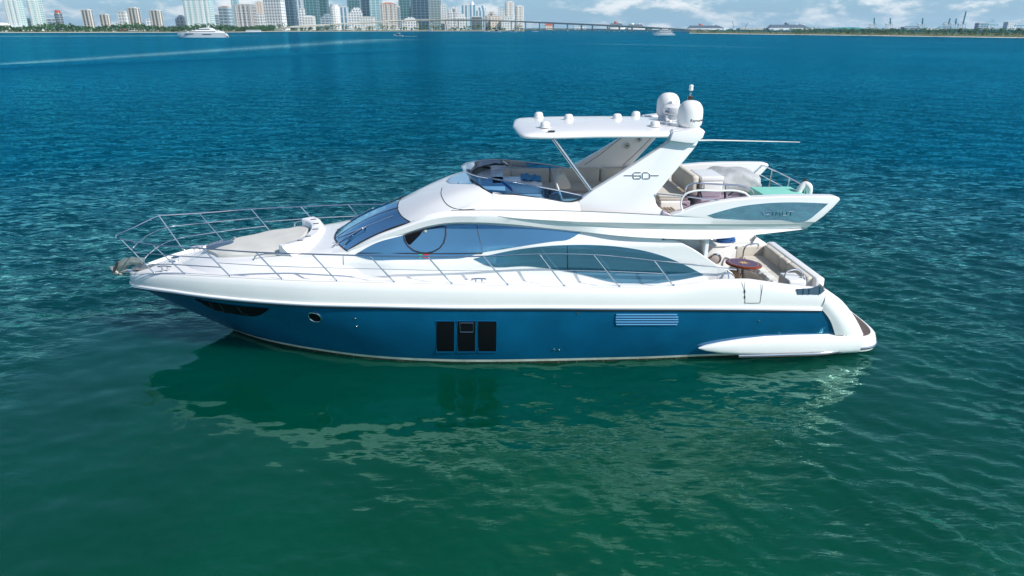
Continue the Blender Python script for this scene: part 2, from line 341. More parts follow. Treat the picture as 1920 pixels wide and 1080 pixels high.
    for sc, de, k in ((1.5, 3, 1.4), (5.0, 3, 2.4)):
        nz = N.new('ShaderNodeTexNoise'); nz.inputs['Scale'].default_value = sc; nz.inputs['Detail'].default_value = de; L.new(mp.outputs[0], nz.inputs['Vector'])
        sb_ = N.new('ShaderNodeVectorMath'); sb_.operation = 'SUBTRACT'; sb_.inputs[1].default_value = (.5, .5, .5); L.new(nz.outputs['Color'], sb_.inputs[0])
        ml_ = N.new('ShaderNodeVectorMath'); ml_.operation = 'MULTIPLY'; ml_.inputs[1].default_value = (k*.7, k*1.5, 0); L.new(sb_.outputs[0], ml_.inputs[0])
        if tot: ad = N.new('ShaderNodeVectorMath'); L.new(tot, ad.inputs[0]); L.new(ml_.outputs[0], ad.inputs[1]); tot = ad.outputs[0]
        else: tot = ml_.outputs[0]
    tn = N.new('ShaderNodeMix'); tn.data_type = 'RGBA'; L.new(far.outputs[0], tn.inputs[0]); tn.inputs[6].default_value = (0.52, 1.0, 0.86, 1); tn.inputs[7].default_value = (0.05, 0.58, 0.80, 1);  # reflections whiter near and bluer far are set in the gloss colour
    ts = N.new('ShaderNodeMix'); ts.data_type = 'RGBA'; L.new(slk.outputs['Fac'], ts.inputs[0]); L.new(tn.outputs[2], ts.inputs[6]); ts.inputs[7].default_value = (0.45, 0.88, 0.95, 1); L.new(ts.outputs[2], surf.inputs['Color'])  # paler sky reflection along the slick is put into the gloss colour
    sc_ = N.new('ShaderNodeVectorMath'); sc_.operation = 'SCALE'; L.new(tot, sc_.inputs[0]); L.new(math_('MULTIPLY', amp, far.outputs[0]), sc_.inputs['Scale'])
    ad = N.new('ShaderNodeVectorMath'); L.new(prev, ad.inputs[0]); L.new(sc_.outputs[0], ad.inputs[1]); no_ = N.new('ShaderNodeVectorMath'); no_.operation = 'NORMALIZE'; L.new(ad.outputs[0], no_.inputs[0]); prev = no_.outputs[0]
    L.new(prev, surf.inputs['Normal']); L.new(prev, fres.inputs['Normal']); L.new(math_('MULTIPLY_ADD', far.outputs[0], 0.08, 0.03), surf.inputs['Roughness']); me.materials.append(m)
build_water()
# ------------------------------------------------------------------ the far shore
def facade(name, wall, glass, fh, bw, gx, gz, rough=0.5, vshift=0.0):
    m = bpy.data.materials.new(name); m.use_nodes = True; nt = m.node_tree; N = nt.nodes; L = nt.links; b = N['Principled BSDF']
    tc = N.new('ShaderNodeTexCoord'); sp = N.new('ShaderNodeSeparateXYZ'); L.new(tc.outputs['Object'], sp.inputs[0])
    def mt(op, a, b_=None):
        x = N.new('ShaderNodeMath'); x.operation = op
        for q, v in enumerate((a, b_)):
            if v is None: continue
            if isinstance(v, (int, float)): x.inputs[q].default_value = v
            else: L.new(v, x.inputs[q])
        return x.outputs[0]
    hx = mt('FRACT', mt('DIVIDE', mt('ADD', sp.outputs[0], sp.outputs[1]), bw)); hz = mt('FRACT', mt('DIVIDE', sp.outputs[2], fh))
    g = mt('MULTIPLY', mt('GREATER_THAN', hx, gx), mt('GREATER_THAN', hz, gz))
    no = N.new('ShaderNodeTexNoise'); no.inputs['Scale'].default_value = 0.05; no.inputs['Detail'].default_value = 6; L.new(tc.outputs['Object'], no.inputs['Vector'])
    vr = mt('MULTIPLY_ADD', no.outputs[0], 0.6); N[-1].inputs[2].default_value = 0.7
    sg = N.new('ShaderNodeVectorMath'); sg.operation = 'SCALE'; sg.inputs[0].default_value = glass; L.new(vr, sg.inputs['Scale'])
    mx = N.new('ShaderNodeMix'); mx.data_type = 'RGBA'; L.new(g, mx.inputs[0]); mx.inputs[6].default_value = (*wall, 1); L.new(sg.outputs[0], mx.inputs[7]); L.new(mx.outputs[2], b.inputs['Base Color'])
    ro = mt('MULTIPLY_ADD', g, 0.18-rough); N[-1].inputs[2].default_value = rough; L.new(ro, b.inputs['Roughness']); return m
FM = {
 'teal': facade('teal balcony facade', (.66, .76, .76), (.20, .44, .48), 4.4, 9, .30, .42),
 'striped': facade('striped concrete facade', (.66, .65, .61), (.13, .14, .15), 3.6, 8.0, .46, .12),
 'pale': facade('pale rendered facade', (.74, .76, .76), (.36, .42, .46), 7.0, 8.0, .45, .4),
 'whitegrid': facade('white gridded facade', (.80, .82, .83), (.28, .34, .40), 7.5, 8.5, .40, .38),
 'brown': facade('brown gridded facade', (.50, .49, .48), (.10, .13, .17), 7.2, 9.0, .34, .32),
 'greyblue': facade('grey blue facade', (.42, .50, .55), (.15, .24, .32), 7.0, 12, .18, .35),
 'darkglass': facade('dark blue curtain wall', (.16, .24, .30), (.03, .085, .135), 9.0, 14, .12, .14, .3),
 'tealglass': facade('dark teal curtain wall', (.20, .34, .38), (.05, .155, .19), 9.0, 12, .14, .14, .3),
 'aqua': facade('aqua glass facade', (.52, .66, .70), (.22, .44, .50), 8.0, 15, .20, .22, .3),
 'beige': facade('beige facade', (.62, .56, .50), (.25, .24, .24), 7.0, 7.0, .45, .38),
 'cream': facade('cream facade', (.78, .70, .62), (.42, .37, .34), 7.0, 9.0, .50, .35),
 'bluewhite': facade('blue and white facade', (.76, .80, .83), (.16, .33, .46), 40.0, 12, .42, .03),
 'greygreen': facade('grey green glass facade', (.34, .43, .45), (.15, .23, .26), 8.0, 11, .16, .2, .3),
 'lowdark': facade('smoky low facade', (.22, .28, .32), (.08, .11, .14), 5, 14, .1, .3, .3),
}
FM['roof'] = mat('pale roof plant', (.60, .61, .60), .8, var=.1, vscale=.2); FM['red'] = mat('red roof', (.45, .09, .06), .7, var=.1); FM['rust'] = mat('terracotta roof', (.42, .20, .15), .7, var=.1)
FM['conc'] = mat('bridge concrete', (.52, .52, .49), .8, var=.12, vscale=.08); FM['white'] = mat('far white paint', (.80, .81, .82), .5, var=.03, vscale=.3); FM['glassd'] = mat('far dark glass', (.02, .03, .045), .2, var=.1)
FM['steelteal'] = mat('crane teal paint', (.09, .34, .40), .6, var=.1, vscale=.2); FM['steelw'] = mat('crane pale paint', (.55, .60, .62), .6, var=.1, vscale=.2)
FM['leaf'] = mat('far foliage', (.020, .082, .032), .8, var=.55, vscale=.12); FM['leaf2'] = mat('palm foliage', (.045, .085, .03), .8, var=.4, vscale=.4); FM['trunk'] = mat('palm trunk', (.16, .12, .08), .9, var=.2)
FM['sand'] = mat('beach sand', (.78, .73, .63), .95, var=.12, vscale=.05); FM['soil'] = mat('shore ground', (.10, .13, .06), .95, var=.3, vscale=.02); FM['hullblue'] = mat('ship dark blue', (.03, .07, .14), .5, var=.1)
def land(name, wl, back, m, zs=(0, 1.0, 1.6), ds=(0, 14, 1.0)):
    W = cr([UW(x, y, z=0) for x, y in wl], 80); rows = []
    for d, z in back:
        rows.append([Vector((p.x*(1+d/(p.y+CAM_D)) if p.y+CAM_D > 0 else p.x, p.y+d, z)) for p in W])
    mb = MB(); mb.grid(rows); o = mb.build(name, m); o['kind'] = 'structure'
    if o.data.polygons[0].normal.z < 0: o.data.flip_normals()
    return W
WL_ = [(-420, 62.5), (-200, 61.8), (0, 61.2), (200, 61), (430, 60.4), (470, 60), (520, 59.2), (650, 58.7), (780, 58.3), (900, 58.2), (985, 58.2)]
WR_ = [(1292, 62.4), (1320, 62.8), (1400, 64), (1500, 65.3), (1600, 66.6), (1750, 68.8), (1920, 71.2), (2150, 75)]
left_w = land('beach_left', WL_, [(-4, -.6), (0, 0), (22, .55)], FM['sand'])
land('shore_ground', WL_, [(21, .5), (40, 1.0), (900, 2.2), (2600, 2.4)], FM['soil'])
right_w = land('beach_right', WR_, [(-3, -.6), (0, 0), (4, .28), (8, .42)], FM['sand'])
land('park_ground', WR_, [(7.5, .40), (60, .9), (420, 1.2)], FM['soil'])
mbp = MB(); mbp.box((950, 3350, .5), (3600, 1100, 2.0)); po = mbp.build('port_ground', FM['soil'], smooth=False); po['kind'] = 'structure'

rnd = random.Random(11)
def clump(mb, c, r, n, s, rn=rnd):
    for _ in range(n):
        d = Vector((rn.gauss(0, 1), rn.gauss(0, 1), rn.gauss(0, 1))).normalized()*rn.uniform(.35, 1)
        p = Vector(c)+Vector((d.x*r, d.y*r, d.z*r*.75)); u = Vector((rn.gauss(0, 1), rn.gauss(0, 1), rn.gauss(0, 1))).normalized(); w = u.orthogonal().normalized(); k = s*rn.uniform(.6, 1.3)
        mb.add([p-u*k, p+w*k*.7, p+u*k, p-w*k*.7], [(0, 1, 2, 3)])
def belt(name, W, d0, d1, h0, h1, step, label=None, n=16, s=1.0, gap=0.0, zb=.6):
    mb = MB()
    for i in range(len(W)-1):
        L_ = (W[i+1]-W[i]).length; q = 0
        while q < L_:
            p = W[i].lerp(W[i+1], q/L_); q += step*rnd.uniform(.6, 1.4)
            if rnd.random() < gap: continue
            hh = rnd.uniform(h0, h1)*(1.0+.25*math.sin(p.x*.05+p.y*.013)); d = rnd.uniform(d0, d1); f = 1+d/(p.y+CAM_D)
            r = hh*.36; clump(mb, (p.x*f, p.y+d, zb+hh-r*.8), r, n, s); clump(mb, (p.x*f+rnd.uniform(-2, 2), p.y+d-2, zb+hh*.35), r, n//2, s)
    o = mb.build(name, FM['leaf'], smooth=False, fixn=False); tag(o, label, None, None, 'stuff'); return o
belt('shore_trees', left_w[6:46], 20, 75, 8, 15, 2.2, 'dark green trees massed along the left shore below the towers', s=1.6, n=18)
belt('shore_trees', left_w[44:], 24, 120, 8, 16, 6, 'low green trees along the far shore under the downtown towers', s=1.6, gap=.3)
belt('park_trees', right_w[2:34], 6, 46, 3.0, 6.0, 2.0, 'scattered scrub and palms on the narrow spit behind the bridge end', s=.6, gap=.35)
belt('park_trees', right_w[30:], 5, 46, 4.6, 7.8, 1.0, 'dense palms and trees massed behind the right beach', s=.6, n=18)

# towers: x0, x1 at the ground, top of the photo or height in metres, distance
def tower(x0, x1, top, Y, fm, name, label, rot=0.0, k=.7, podium=0, crown='plant', cat='tower', h=None, balc=0, rnd_plan=False, capm='roof', group=None):
    a, b = UW(x0, 52, Y=Y), UW(x1, 52, Y=Y); wpx = b.x-a.x; r = R(rot); w = wpx/(math.cos(r)+k*abs(math.sin(r))); d = w*k; cx = (a.x+b.x)/2
    H_ = h if h else (UW((x0+x1)/2, top, Y=Y).z-1.5)
    t = tag(empty(name, (cx, Y, 1.5), r), label, cat, group)
    mb = MB()
    if rnd_plan:
        prof = [(w/2, 0), (w/2, H_*.97), (w*.47, H_)]; mb.lathe(prof, (0, 0, 0), 28, sy=k)
    elif crown == 'step':
        mb.box((0, 0, H_*.39), (w, d, H_*.78)); mb.box((w*.08, 0, H_*.78+H_*.065), (w*.72, d*.8, H_*.13)); mb.box((w*.12, 0, H_*.91+H_*.045), (w*.42, d*.6, H_*.09))
    else: mb.box((0, 0, H_/2), (w, d, H_))
    mb.build('wall', FM[fm], t, ang=30)
    if crown == 'plant':
        mb = MB(); mb.box((rnd.uniform(-.1, .1)*w, 0, H_+H_*.025), (w*.55, d*.5, max(3, H_*.05))); mb.box((-.25*w, 0, H_+1.2), (w*.2, d*.3, 2.4)); mb.build('roof', FM[capm], t)
        mb = MB(); mb.box((0, 0, H_+.7), (w*1.03, d*1.03, 1.4)); mb.build('parapet', FM['roof'] if fm not in ('darkglass', 'tealglass') else FM['greyblue'], t)
    elif crown == 'cap':
        mb = MB(); mb.lathe([(w*.36, 0), (w*.36, 5), (w*.2, 6)], (0, 0, H_), 20, sy=k); mb.build('roof', FM[capm], t)
    elif crown == 'spire':
        mb = MB(); mb.lathe([(w*.3, 0), (w*.22, H_*.08), (w*.05, H_*.12), (.01, H_*.2)], (0, 0, H_), 10); mb.build('roof', FM[capm], t)
    elif crown == 'hip':
        mb = MB(); z = H_; mb.add([(-w/2, -d/2, z), (w/2, -d/2, z), (w/2, d/2, z), (-w/2, d/2, z), (-w*.2, 0, z+H_*.07), (w*.2, 0, z+H_*.07)], [(0, 1, 5, 4), (2, 3, 4, 5), (1, 2, 5), (3, 0, 4), (0, 3, 2, 1)]); mb.build('roof', FM[capm], t, smooth=False)
    for i in range(balc):
        mb = MB(); x = w*(-.5+(i+.5)/balc); n = max(4, int(H_/4.4))
        for q in range(n): mb.box((x, -d/2-.9, H_*(q+.6)/n), (w/balc*.62, 1.8, 1.0))
        mb.box((x, -d/2-.25, H_*.5), (w/balc*.2, .7, H_*.96))
        mb.build('balcony_stack', FM['white'], t, smooth=False)
    if podium:
        mb = MB(); mb.box((rnd.uniform(-.15, .15)*w, -d*.2, podium/2), (w*1.35, d*1.5, podium)); mb.build('podium', FM['pale'], t)
    return t
T = tower
T(21, 49, 0, 1560, 'teal', 'apartment_tower', 'leftmost teal and white balcony tower rising out of frame beside the white dome', 8, .8, 8, h=150, balc=3, rnd_plan=False)
T(64, 86, 0, 1600, 'teal', 'apartment_tower', 'second teal balcony tower from the left, slimmer, beside the low white block', 10, .9, 6, h=160, balc=2)
T(46, 62, 36.5, 1640, 'pale', 'apartment_block', 'low white block squeezed between the two teal towers at the left edge', 0, .6)
T(85, 108, 36, 1900, 'greyblue', 'office_block', 'wide low grey block behind the trees right of the teal towers', 5, .5)
T(108, 121, 24.5, 1620, 'lowdark', 'round_tower', 'dark rounded tower with a red roof cap left of the striped towers', 0, 1, crown='cap', capm='red', rnd_plan=True)
T(160, 177, 19.5, 1500, 'striped', 'apartment_tower', 'first striped grey concrete tower from the left in the row above the shore trees', -12, .7, 4)
T(192, 208, 28, 1500, 'striped', 'apartment_tower', 'shortest striped grey concrete tower, second in the row above the shore trees', -10, .7, 4)
T(226, 243, 23, 1750, 'pale', 'apartment_tower', 'pale slab tower half hidden behind the tallest striped tower', -8, .6)
T(246, 266, 16, 1500, 'striped', 'apartment_tower', 'tallest striped grey concrete tower of the row above the shore trees', -12, .7, 4)
T(287, 307, 20.5, 1500, 'striped', 'apartment_tower', 'last striped grey concrete tower of the row, standing alone on the right', -12, .7, 4)
T(277, 283, 36.5, 2100, 'whitegrid', 'apartment_tower', 'tiny white tower peeping up left of the last striped tower', 0, .8)
T(332, 349, 28.5, 1620, 'pale', 'apartment_tower', 'short pale stepped tower just left of the great wide teal tower', 8, .7, 3, crown='step')
T(354, 402, 0, 1560, 'teal', 'apartment_tower', 'great wide teal and white slab tower rising out of frame above the distant grey yacht', 4, .5, 7, h=140, balc=5)
T(402, 416, 28, 2200, 'greyblue', 'office_tower', 'small grey tower peeping out right of the great teal slab', 0, .6)
T(416, 437, 14, 1750, 'greyblue', 'office_tower', 'grey blue tower with a red roof box right of the great teal slab', -10, .7, 4, capm='red')
T(441, 453, 0, 2500, 'aqua', 'glass_tower', 'slim pale blue tower behind the brown gridded block', 0, .8, h=130)
T(446, 481, 9, 1900, 'brown', 'apartment_block', 'brown gridded apartment block with a toothed roof', 0, .5, 5, balc=4)
T(481, 499, 27, 2100, 'whitegrid', 'apartment_block', 'low white gridded block between the brown block and the white gridded tower', 0, .6)
T(486, 497, 4, 2700, 'cream', 'apartment_tower', 'slim pale yellow tower far behind the low white gridded block', 0, .8)
T(500, 538, 0.5, 1980, 'whitegrid', 'apartment_tower', 'broad white gridded tower at the left end of the bridge', -14, .45, 10, balc=0)
T(540, 557, 0, 2500, 'darkglass', 'glass_tower', 'dark blue glass tower right of the broad white gridded tower', 0, .8, h=120)
T(556, 572, 1, 2620, 'bluewhite', 'office_tower', 'blue and white ribbed tower behind the slim white block', 0, .7)
T(563, 574, 17, 2200, 'whitegrid', 'apartment_block', 'slim white block in front of the blue and white ribbed tower', 0, .8)
T(572, 591, 31, 2150, 'pale', 'apartment_block', 'low white block with a pyramid roof below the dark teal skyscraper', 0, .8, crown='hip', capm='white')
T(575, 602, 0, 2500, 'tealglass', 'skyscraper', 'first dark teal skyscraper from the left, above the pyramid roofed block', 6, .8, h=190)
T(602, 619, 0, 2600, 'tealglass', 'skyscraper', 'second dark teal skyscraper from the left, above the short grey block', -4, .8, h=150)
T(603, 623, 26, 2200, 'greyblue', 'office_block', 'short grey block with a stepped roof below the second teal skyscraper', 0, .6, crown='step')
T(620, 640, 12, 2300, 'pale', 'apartment_tower', 'white tower with rounded corners above the bridge, right of the short grey block', 0, .8, rnd_plan=True, crown='cap')
T(640, 655, 14, 2380, 'bluewhite', 'apartment_tower', 'blue striped white tower beside the rounded white tower', 0, .7)
T(655, 679, 0, 2700, 'tealglass', 'skyscraper', 'dark teal skyscraper behind the white twin crowned apartment block', 5, .7, h=120)
T(656, 680, 14, 2300, 'whitegrid', 'apartment_block', 'white apartment block with a twin crown in front of a dark teal skyscraper', 0, .6, 5, crown='step')
T(681, 700, 0, 2600, 'darkglass', 'skyscraper', 'dark blue skyscraper left of the pale aqua one', 0, .7, h=160)
T(697, 718, 0, 2500, 'aqua', 'skyscraper', 'pale aqua skyscraper left of the terracotta roofed tower', 0, .8, h=170)
T(675, 703, 32.5, 2200, 'pale', 'apartment_block', 'low white block with a flat roof behind the bridge deck under the aqua skyscraper', 0, .5)
T(717, 745, 8, 2350, 'beige', 'apartment_tower', 'beige tower with a terracotta hipped roof', 0, .7, 4, crown='hip', capm='rust', balc=3)
T(744, 752, 13, 2500, 'greyblue', 'office_tower', 'narrow grey tower squeezed right of the terracotta roofed tower', 0, .8)
T(750, 773, 0, 2650, 'tealglass', 'skyscraper', 'dark teal skyscraper above the white classical block', 4, .8, h=150)
T(755, 780, 32, 2200, 'whitegrid', 'apartment_block', 'low white classical block above the bridge peak on the left', 0, .6, crown='step')
T(774, 805, 0, 2500, 'darkglass', 'skyscraper', 'widest dark blue glass skyscraper rising over the middle of the bridge', 0, .6, h=180)
T(806, 829, 0, 2600, 'greygreen', 'skyscraper', 'grey green glass skyscraper at the right end of the skyscraper cluster', 6, .8, h=150)
T(828, 838, 9.5, 2500, 'pale', 'apartment_tower', 'slim pale tower touching the grey green skyscraper', 0, .8)
T(839, 862, 12.5, 2450, 'whitegrid', 'apartment_tower', 'white stepped tower second right of the skyscraper cluster', 0, .7, crown='step', balc=2)
T(855, 874, 26, 2250, 'pale', 'apartment_block', 'lower white stepped block in front of the white stepped tower', 0, .7, crown='step')
T(866, 886, 10.5, 2600, 'bluewhite', 'apartment_tower', 'blue and white tower left of the white spired tower', 0, .7)
T(880, 893, 9, 2500, 'bluewhite', 'apartment_tower', 'blue and white tower with a pointed spire', 0, .8, crown='spire', capm='white')
T(893, 912, 10, 2600, 'bluewhite', 'apartment_tower', 'blue and white twin tower right of the spired one', 0, .7, crown='step')
T(885, 904, 32, 2250, 'lowdark', 'office_block', 'low smoky glass block under the bridge below the spired tower', 0, .6)
T(910, 930, 22, 2400, 'beige', 'apartment_block', 'beige stepped block right of the blue and white towers', 0, .7, crown='step', balc=2)
T(920, 940, 31, 2250, 'cream', 'apartment_block', 'low cream block in front of the beige stepped block', 0, .7)
T(935, 946, 18, 2450, 'pale', 'apartment_tower', 'narrow white tower left of the two cream towers', 0, .8)
T(947, 964, 4.5, 2350, 'cream', 'apartment_tower', 'taller of the two cream towers at the right end of the skyline', 8, .8, balc=2)
T(966, 982, 12, 2350, 'cream', 'apartment_tower', 'shorter of the two cream towers, last at the right end of the skyline', 8, .8, balc=2)
T(945, 962, 32, 2230, 'pale', 'apartment_block', 'low white block at the foot of the taller cream tower', 0, .7)
# white dome and houses at the far left
t = tag(empty('domed_hall', (UW(7, 52, Y=1500).x, 1500, 1.5)), 'low white domed hall at the left edge of the shore', 'hall')
mb = MB(); mb.lathe([(16, 0), (16, 6), (15, 9), (12, 13), (7, 15.5), (2, 16.5), (.1, 16.6)], n=32); mb.build('dome', FM['white'], t); mb = MB(); mb.box((0, -10, 2.5), (40, 14, 5)); mb.build('wall', FM['pale'], t)
for x0, x1, tp_, lb in ((-6, 12, 49.5, 'small white shore house under the white dome'), (140, 154, 55, 'small pale pavilion among the trees under the first striped tower'), (186, 215, 54, 'long low white pavilion under the shortest striped tower'), (462, 488, 56, 'low white boathouse at the water under the bridge end')):
    a, b = UW(x0, 56, Y=1385), UW(x1, 56, Y=1385); z = UW(x0, tp_, Y=1385).z; t = tag(empty('shore_house', ((a.x+b.x)/2, 1385, 1.2)), lb, 'house'); w = b.x-a.x
    mb = MB(); mb.box((0, 0, (z-1.2)*.4), (w, 9, (z-1.2)*.8)); mb.build('wall', FM['pale'], t); zz = (z-1.2)*.8
    mb = MB(); mb.add([(-w*.53, -5, zz), (w*.53, -5, zz), (w*.53, 5, zz), (-w*.53, 5, zz), (-w*.4, 0, zz*1.25), (w*.4, 0, zz*1.25)], [(0, 1, 5, 4), (2, 3, 4, 5), (1, 2, 5), (3, 0, 4), (0, 3, 2, 1)]); mb.build('roof', FM['roof'], t, smooth=False)
# beach umbrellas seen as coloured dots under the striped towers
for i, (px, m_) in enumerate(((218, 'red'), (222, 'hullblue'), (226, 'red'), (231, 'hullblue'))):
    p = UW(px, 59, Y=1310); t = tag(empty('beach_umbrella', (p.x, 1325, 1.0)), ('first of four beach tents, red, from the left under the striped towers', 'dark blue beach tent between the two red ones', 'second red beach tent from the left', 'last dark blue beach tent on the right of the four')[i], 'beach tent', 'beach tents on the left shore')
    mb = MB(); mb.lathe([(2.6, 1.6), (1.4, 4.0), (.1, 5.2)], n=8); mb.build('canopy', FM[m_], t); mb = MB(); mb.tube([(0, 0, 0), (0, 0, 4)], .15, 6); mb.build('pole', FM['white'], t)

# ------------------------------------------------------------------ bridges
bt = tag(empty('causeway_bridge', (UW(800, 52, Y=2000).x, 2000, 0)), 'long pale concrete bridge arching over the bay in front of the skyline', 'bridge'); bb = bt.location.copy()
deck = [(380, 54.5), (462, 53.0), (540, 50), (620, 45.5), (700, 41), (760, 37.8), (830, 36.8), (900, 37.3), (960, 39.2), (1040, 42.5), (1120, 46), (1200, 50), (1280, 54.3), (1330, 56.3)]
def bY(px): return lerp(2050, 1500, sm(800, 1330, px)) if px > 800 else lerp(1650, 2050, sm(440, 800, px))
dp = cr([UW(x, y, Y=bY(x)) for x, y in deck], 120); mb = MB()
def dk(o, z): return [Vector((p.x-bb.x, p.y-bb.y+o, p.z+z)) for p in dp]
mb.grid([dk(-7, 0), dk(-7, -1.3), dk(-5, -1.6), dk(-4.6, -3.0), dk(4.6, -3.0), dk(7, -1.3), dk(7, 0), dk(-7, 0)]); mb.build('deck', FM['conc'], bt)
for s in (-6.8, 6.8):
    mb = MB(); mb.tube([p+Vector((0, s, .5)) for p in dk(0, 0)], .5, 4); mb.build('parapet', FM['conc'], bt)
for i in range(34):
    px = 505+i*25.2+3; x = UW(px, 52, Y=bY(px)); j = min(range(len(dp)), key=lambda q: abs(dp[q].x-x.x)); p = dp[j]
    if p.z < 3: continue
    mb = MB(); mb.box((p.x-bb.x, p.y-bb.y, (p.z-3)/2-.5), (2.6, 5.5, p.z-2), .0); mb.box((p.x-bb.x, p.y-bb.y, p.z-3.6), (3.4, 10, 1.5)); mb.box((p.x-bb.x, p.y-bb.y, .6), (4.5, 9, 2.4)); mb.build('pier', FM['conc'], bt)
bt2 = tag(empty('low_bridge', (UW(1130, 52, Y=1700).x, 1700, 0)), 'old low bridge on many short piers running below the high causeway bridge', 'bridge'); b2 = bt2.location.copy()
def Y2(px): return lerp(1900, 1330, sm(960, 1330, px))
d2 = cr([UW(x, y, Y=Y2(x)) for x, y in ((962, 53.2), (1040, 53.4), (1120, 54.2), (1200, 55.6), (1280, 57.4), (1345, 58.2))], 60); mb = MB()
g = lambda o, z: [Vector((p.x-b2.x, p.y-b2.y+o, p.z+z)) for p in d2]
mb.grid([g(-4, 0), g(-4, -1.4), g(4, -1.4), g(4, 0), g(-4, 0)]); mb.build('deck', FM['conc'], bt2)
for i in range(0, 60, 2):
    p = d2[i]; mb = MB(); mb.box((p.x-b2.x, p.y-b2.y, p.z/2-.9), (2.0, 5, p.z)); mb.build('pier', FM['conc'], bt2)

# ------------------------------------------------------------------ port: cruise ships, cranes, sheds
def ship(x0, x1, ytop, Y, label, fun, hullm='white', flip=False):
    a, b = UW(x0, 55, Y=Y), UW(x1, 55, Y=Y); Ln = b.x-a.x; H_ = UW(x0, ytop, Y=Y).z
    t = tag(empty('cruise_ship', ((a.x+b.x)/2, Y, 0), math.pi if flip else 0), label, 'cruise ship'); f = H_/45
    mb = MB(); st = [(-.5, .55), (-.48, .9), (-.3, 1), (.2, 1), (.36, .8), (.46, .4), (.5, .02)]
    mb.grid([[(Ln*s*(.95 if z < 3 else 1), 15*w*sg, z) for s, w in st] for z, sg in ((0, -1), (11*f, -1), (14*f, -1))]); mb.grid([[(Ln*s*(.95 if z < 3 else 1), 15*w*sg, z) for s, w in st] for z, sg in ((0, 1), (14*f, 1))]); mb.add([(Ln*s, -15*w, 14*f) for s, w in st]+[(Ln*s, 15*w, 14*f) for s, w in reversed(st)], [tuple(range(14))]); mb.build('hull', FM[hullm], t)
    for i in range(6):
        l0, l1 = -.47+.01*i, .36-.022*i; mb = MB(); mb.box((Ln*(l0+l1)/2, 0, (14+i*3.6+1.6)*f), (Ln*(l1-l0), 27-1.2*i, 3.0*f)); mb.box((Ln*(l0+l1)/2, 0, (14+i*3.6+3.3)*f), (Ln*(l1-l0)*1.005, 28.5-1.2*i, .6*f)); mb.build('deck_house', FM['ship'], t)
    mb = MB(); mb.box((Ln*.25, 0, 37.5*f), (Ln*.10, 22, 4*f)); mb.build('bridge_house', FM['white'], t)
    mb = MB(); mb.lathe([(8, 0), (7, 6*f), (5.5, 10*f), (.1, 10.5*f)], (Ln*fun[0], 0, 34*f), 16, sy=.6); mb.tube([(Ln*(fun[0]-.05), 0, 42*f), (Ln*(fun[0]-.02), 0, 46*f)], 3, 8); mb.build('funnel', FM[fun[1]], t)
    mb = MB(); mb.tube([(Ln*.2, 0, 38*f), (Ln*.2, 0, 49*f)], .8, 6); mb.tube([(-Ln*.2, 0, 34*f), (-Ln*.2, 0, 41*f)], .8, 6); mb.lathe([(3, 0), (2.5, 2.5), (.1, 4)], (Ln*.12, 0, 36*f), 12); mb.build('mast', FM['white'], t)
    return t
FM['ship'] = facade('cruise ship balcony rows', (.40, .46, .52), (.12, .18, .25), 3.6, 5, .25, .35)  # grey-blue puts the ships' shade and haze into the colour
ship(1142, 1172, 40.5, 2900, 'cruise ship with a red funnel showing left of the other ship behind the bridge', (-.1, 'red'))
ship(1176, 1212, 43, 2950, 'grey white cruise ship moored behind the falling end of the bridge', (-.25, 'white'))
ship(1288, 1366, 45.5, 2700, 'cruise ship with a red funnel moored beyond the end of the bridge', (-.17, 'red'))
ship(1437, 1526, 43.5, 2600, 'largest cruise ship, dark blue funnel amidships, behind the palms', (-.08, 'hullblue'))
t = tag(empty('cargo_shed', (UW(1029, 52, Y=2900).x, 2900, 1.5)), 'low red roofed port shed seen under the bridge, right of the cream towers', 'shed'); mb = MB(); mb.box((0, 0, 8), (32, 30, 16)); mb.build('wall', FM['cream'], t); mb = MB(); mb.add([(-17, -16, 16), (17, -16, 16), (17, 16, 16), (-17, 16, 16), (-8, 0, 24), (8, 0, 24)], [(0, 1, 5, 4), (2, 3, 4, 5), (1, 2, 5), (3, 0, 4), (0, 3, 2, 1)]); mb.build('roof', FM['red'], t, smooth=False)
a, b = UW(1553, 55, Y=2500), UW(1618, 55, Y=2500); t = tag(empty('arched_terminal', ((a.x+b.x)/2, 2500, 1.5)), 'wide teal terminal with an arched roof behind the palms', 'terminal'); w = b.x-a.x
mb = MB(); arc = [(-w/2+w*i/30, 9.0*math.sin(math.pi*i/30)**.7*(1.0)) for i in range(31)]; mb.grid([[(x, y, z) for x, z in arc] for y in (-40, -39, 0, 39, 40)]); mb.add([(x, -40, z) for x, z in arc], [tuple(range(31))]); mb.build('roof', FM['tealroof'] if 'tealroof' in FM else mat('teal roof', (.10, .42, .45), .4, var=.08, vscale=.1), t)
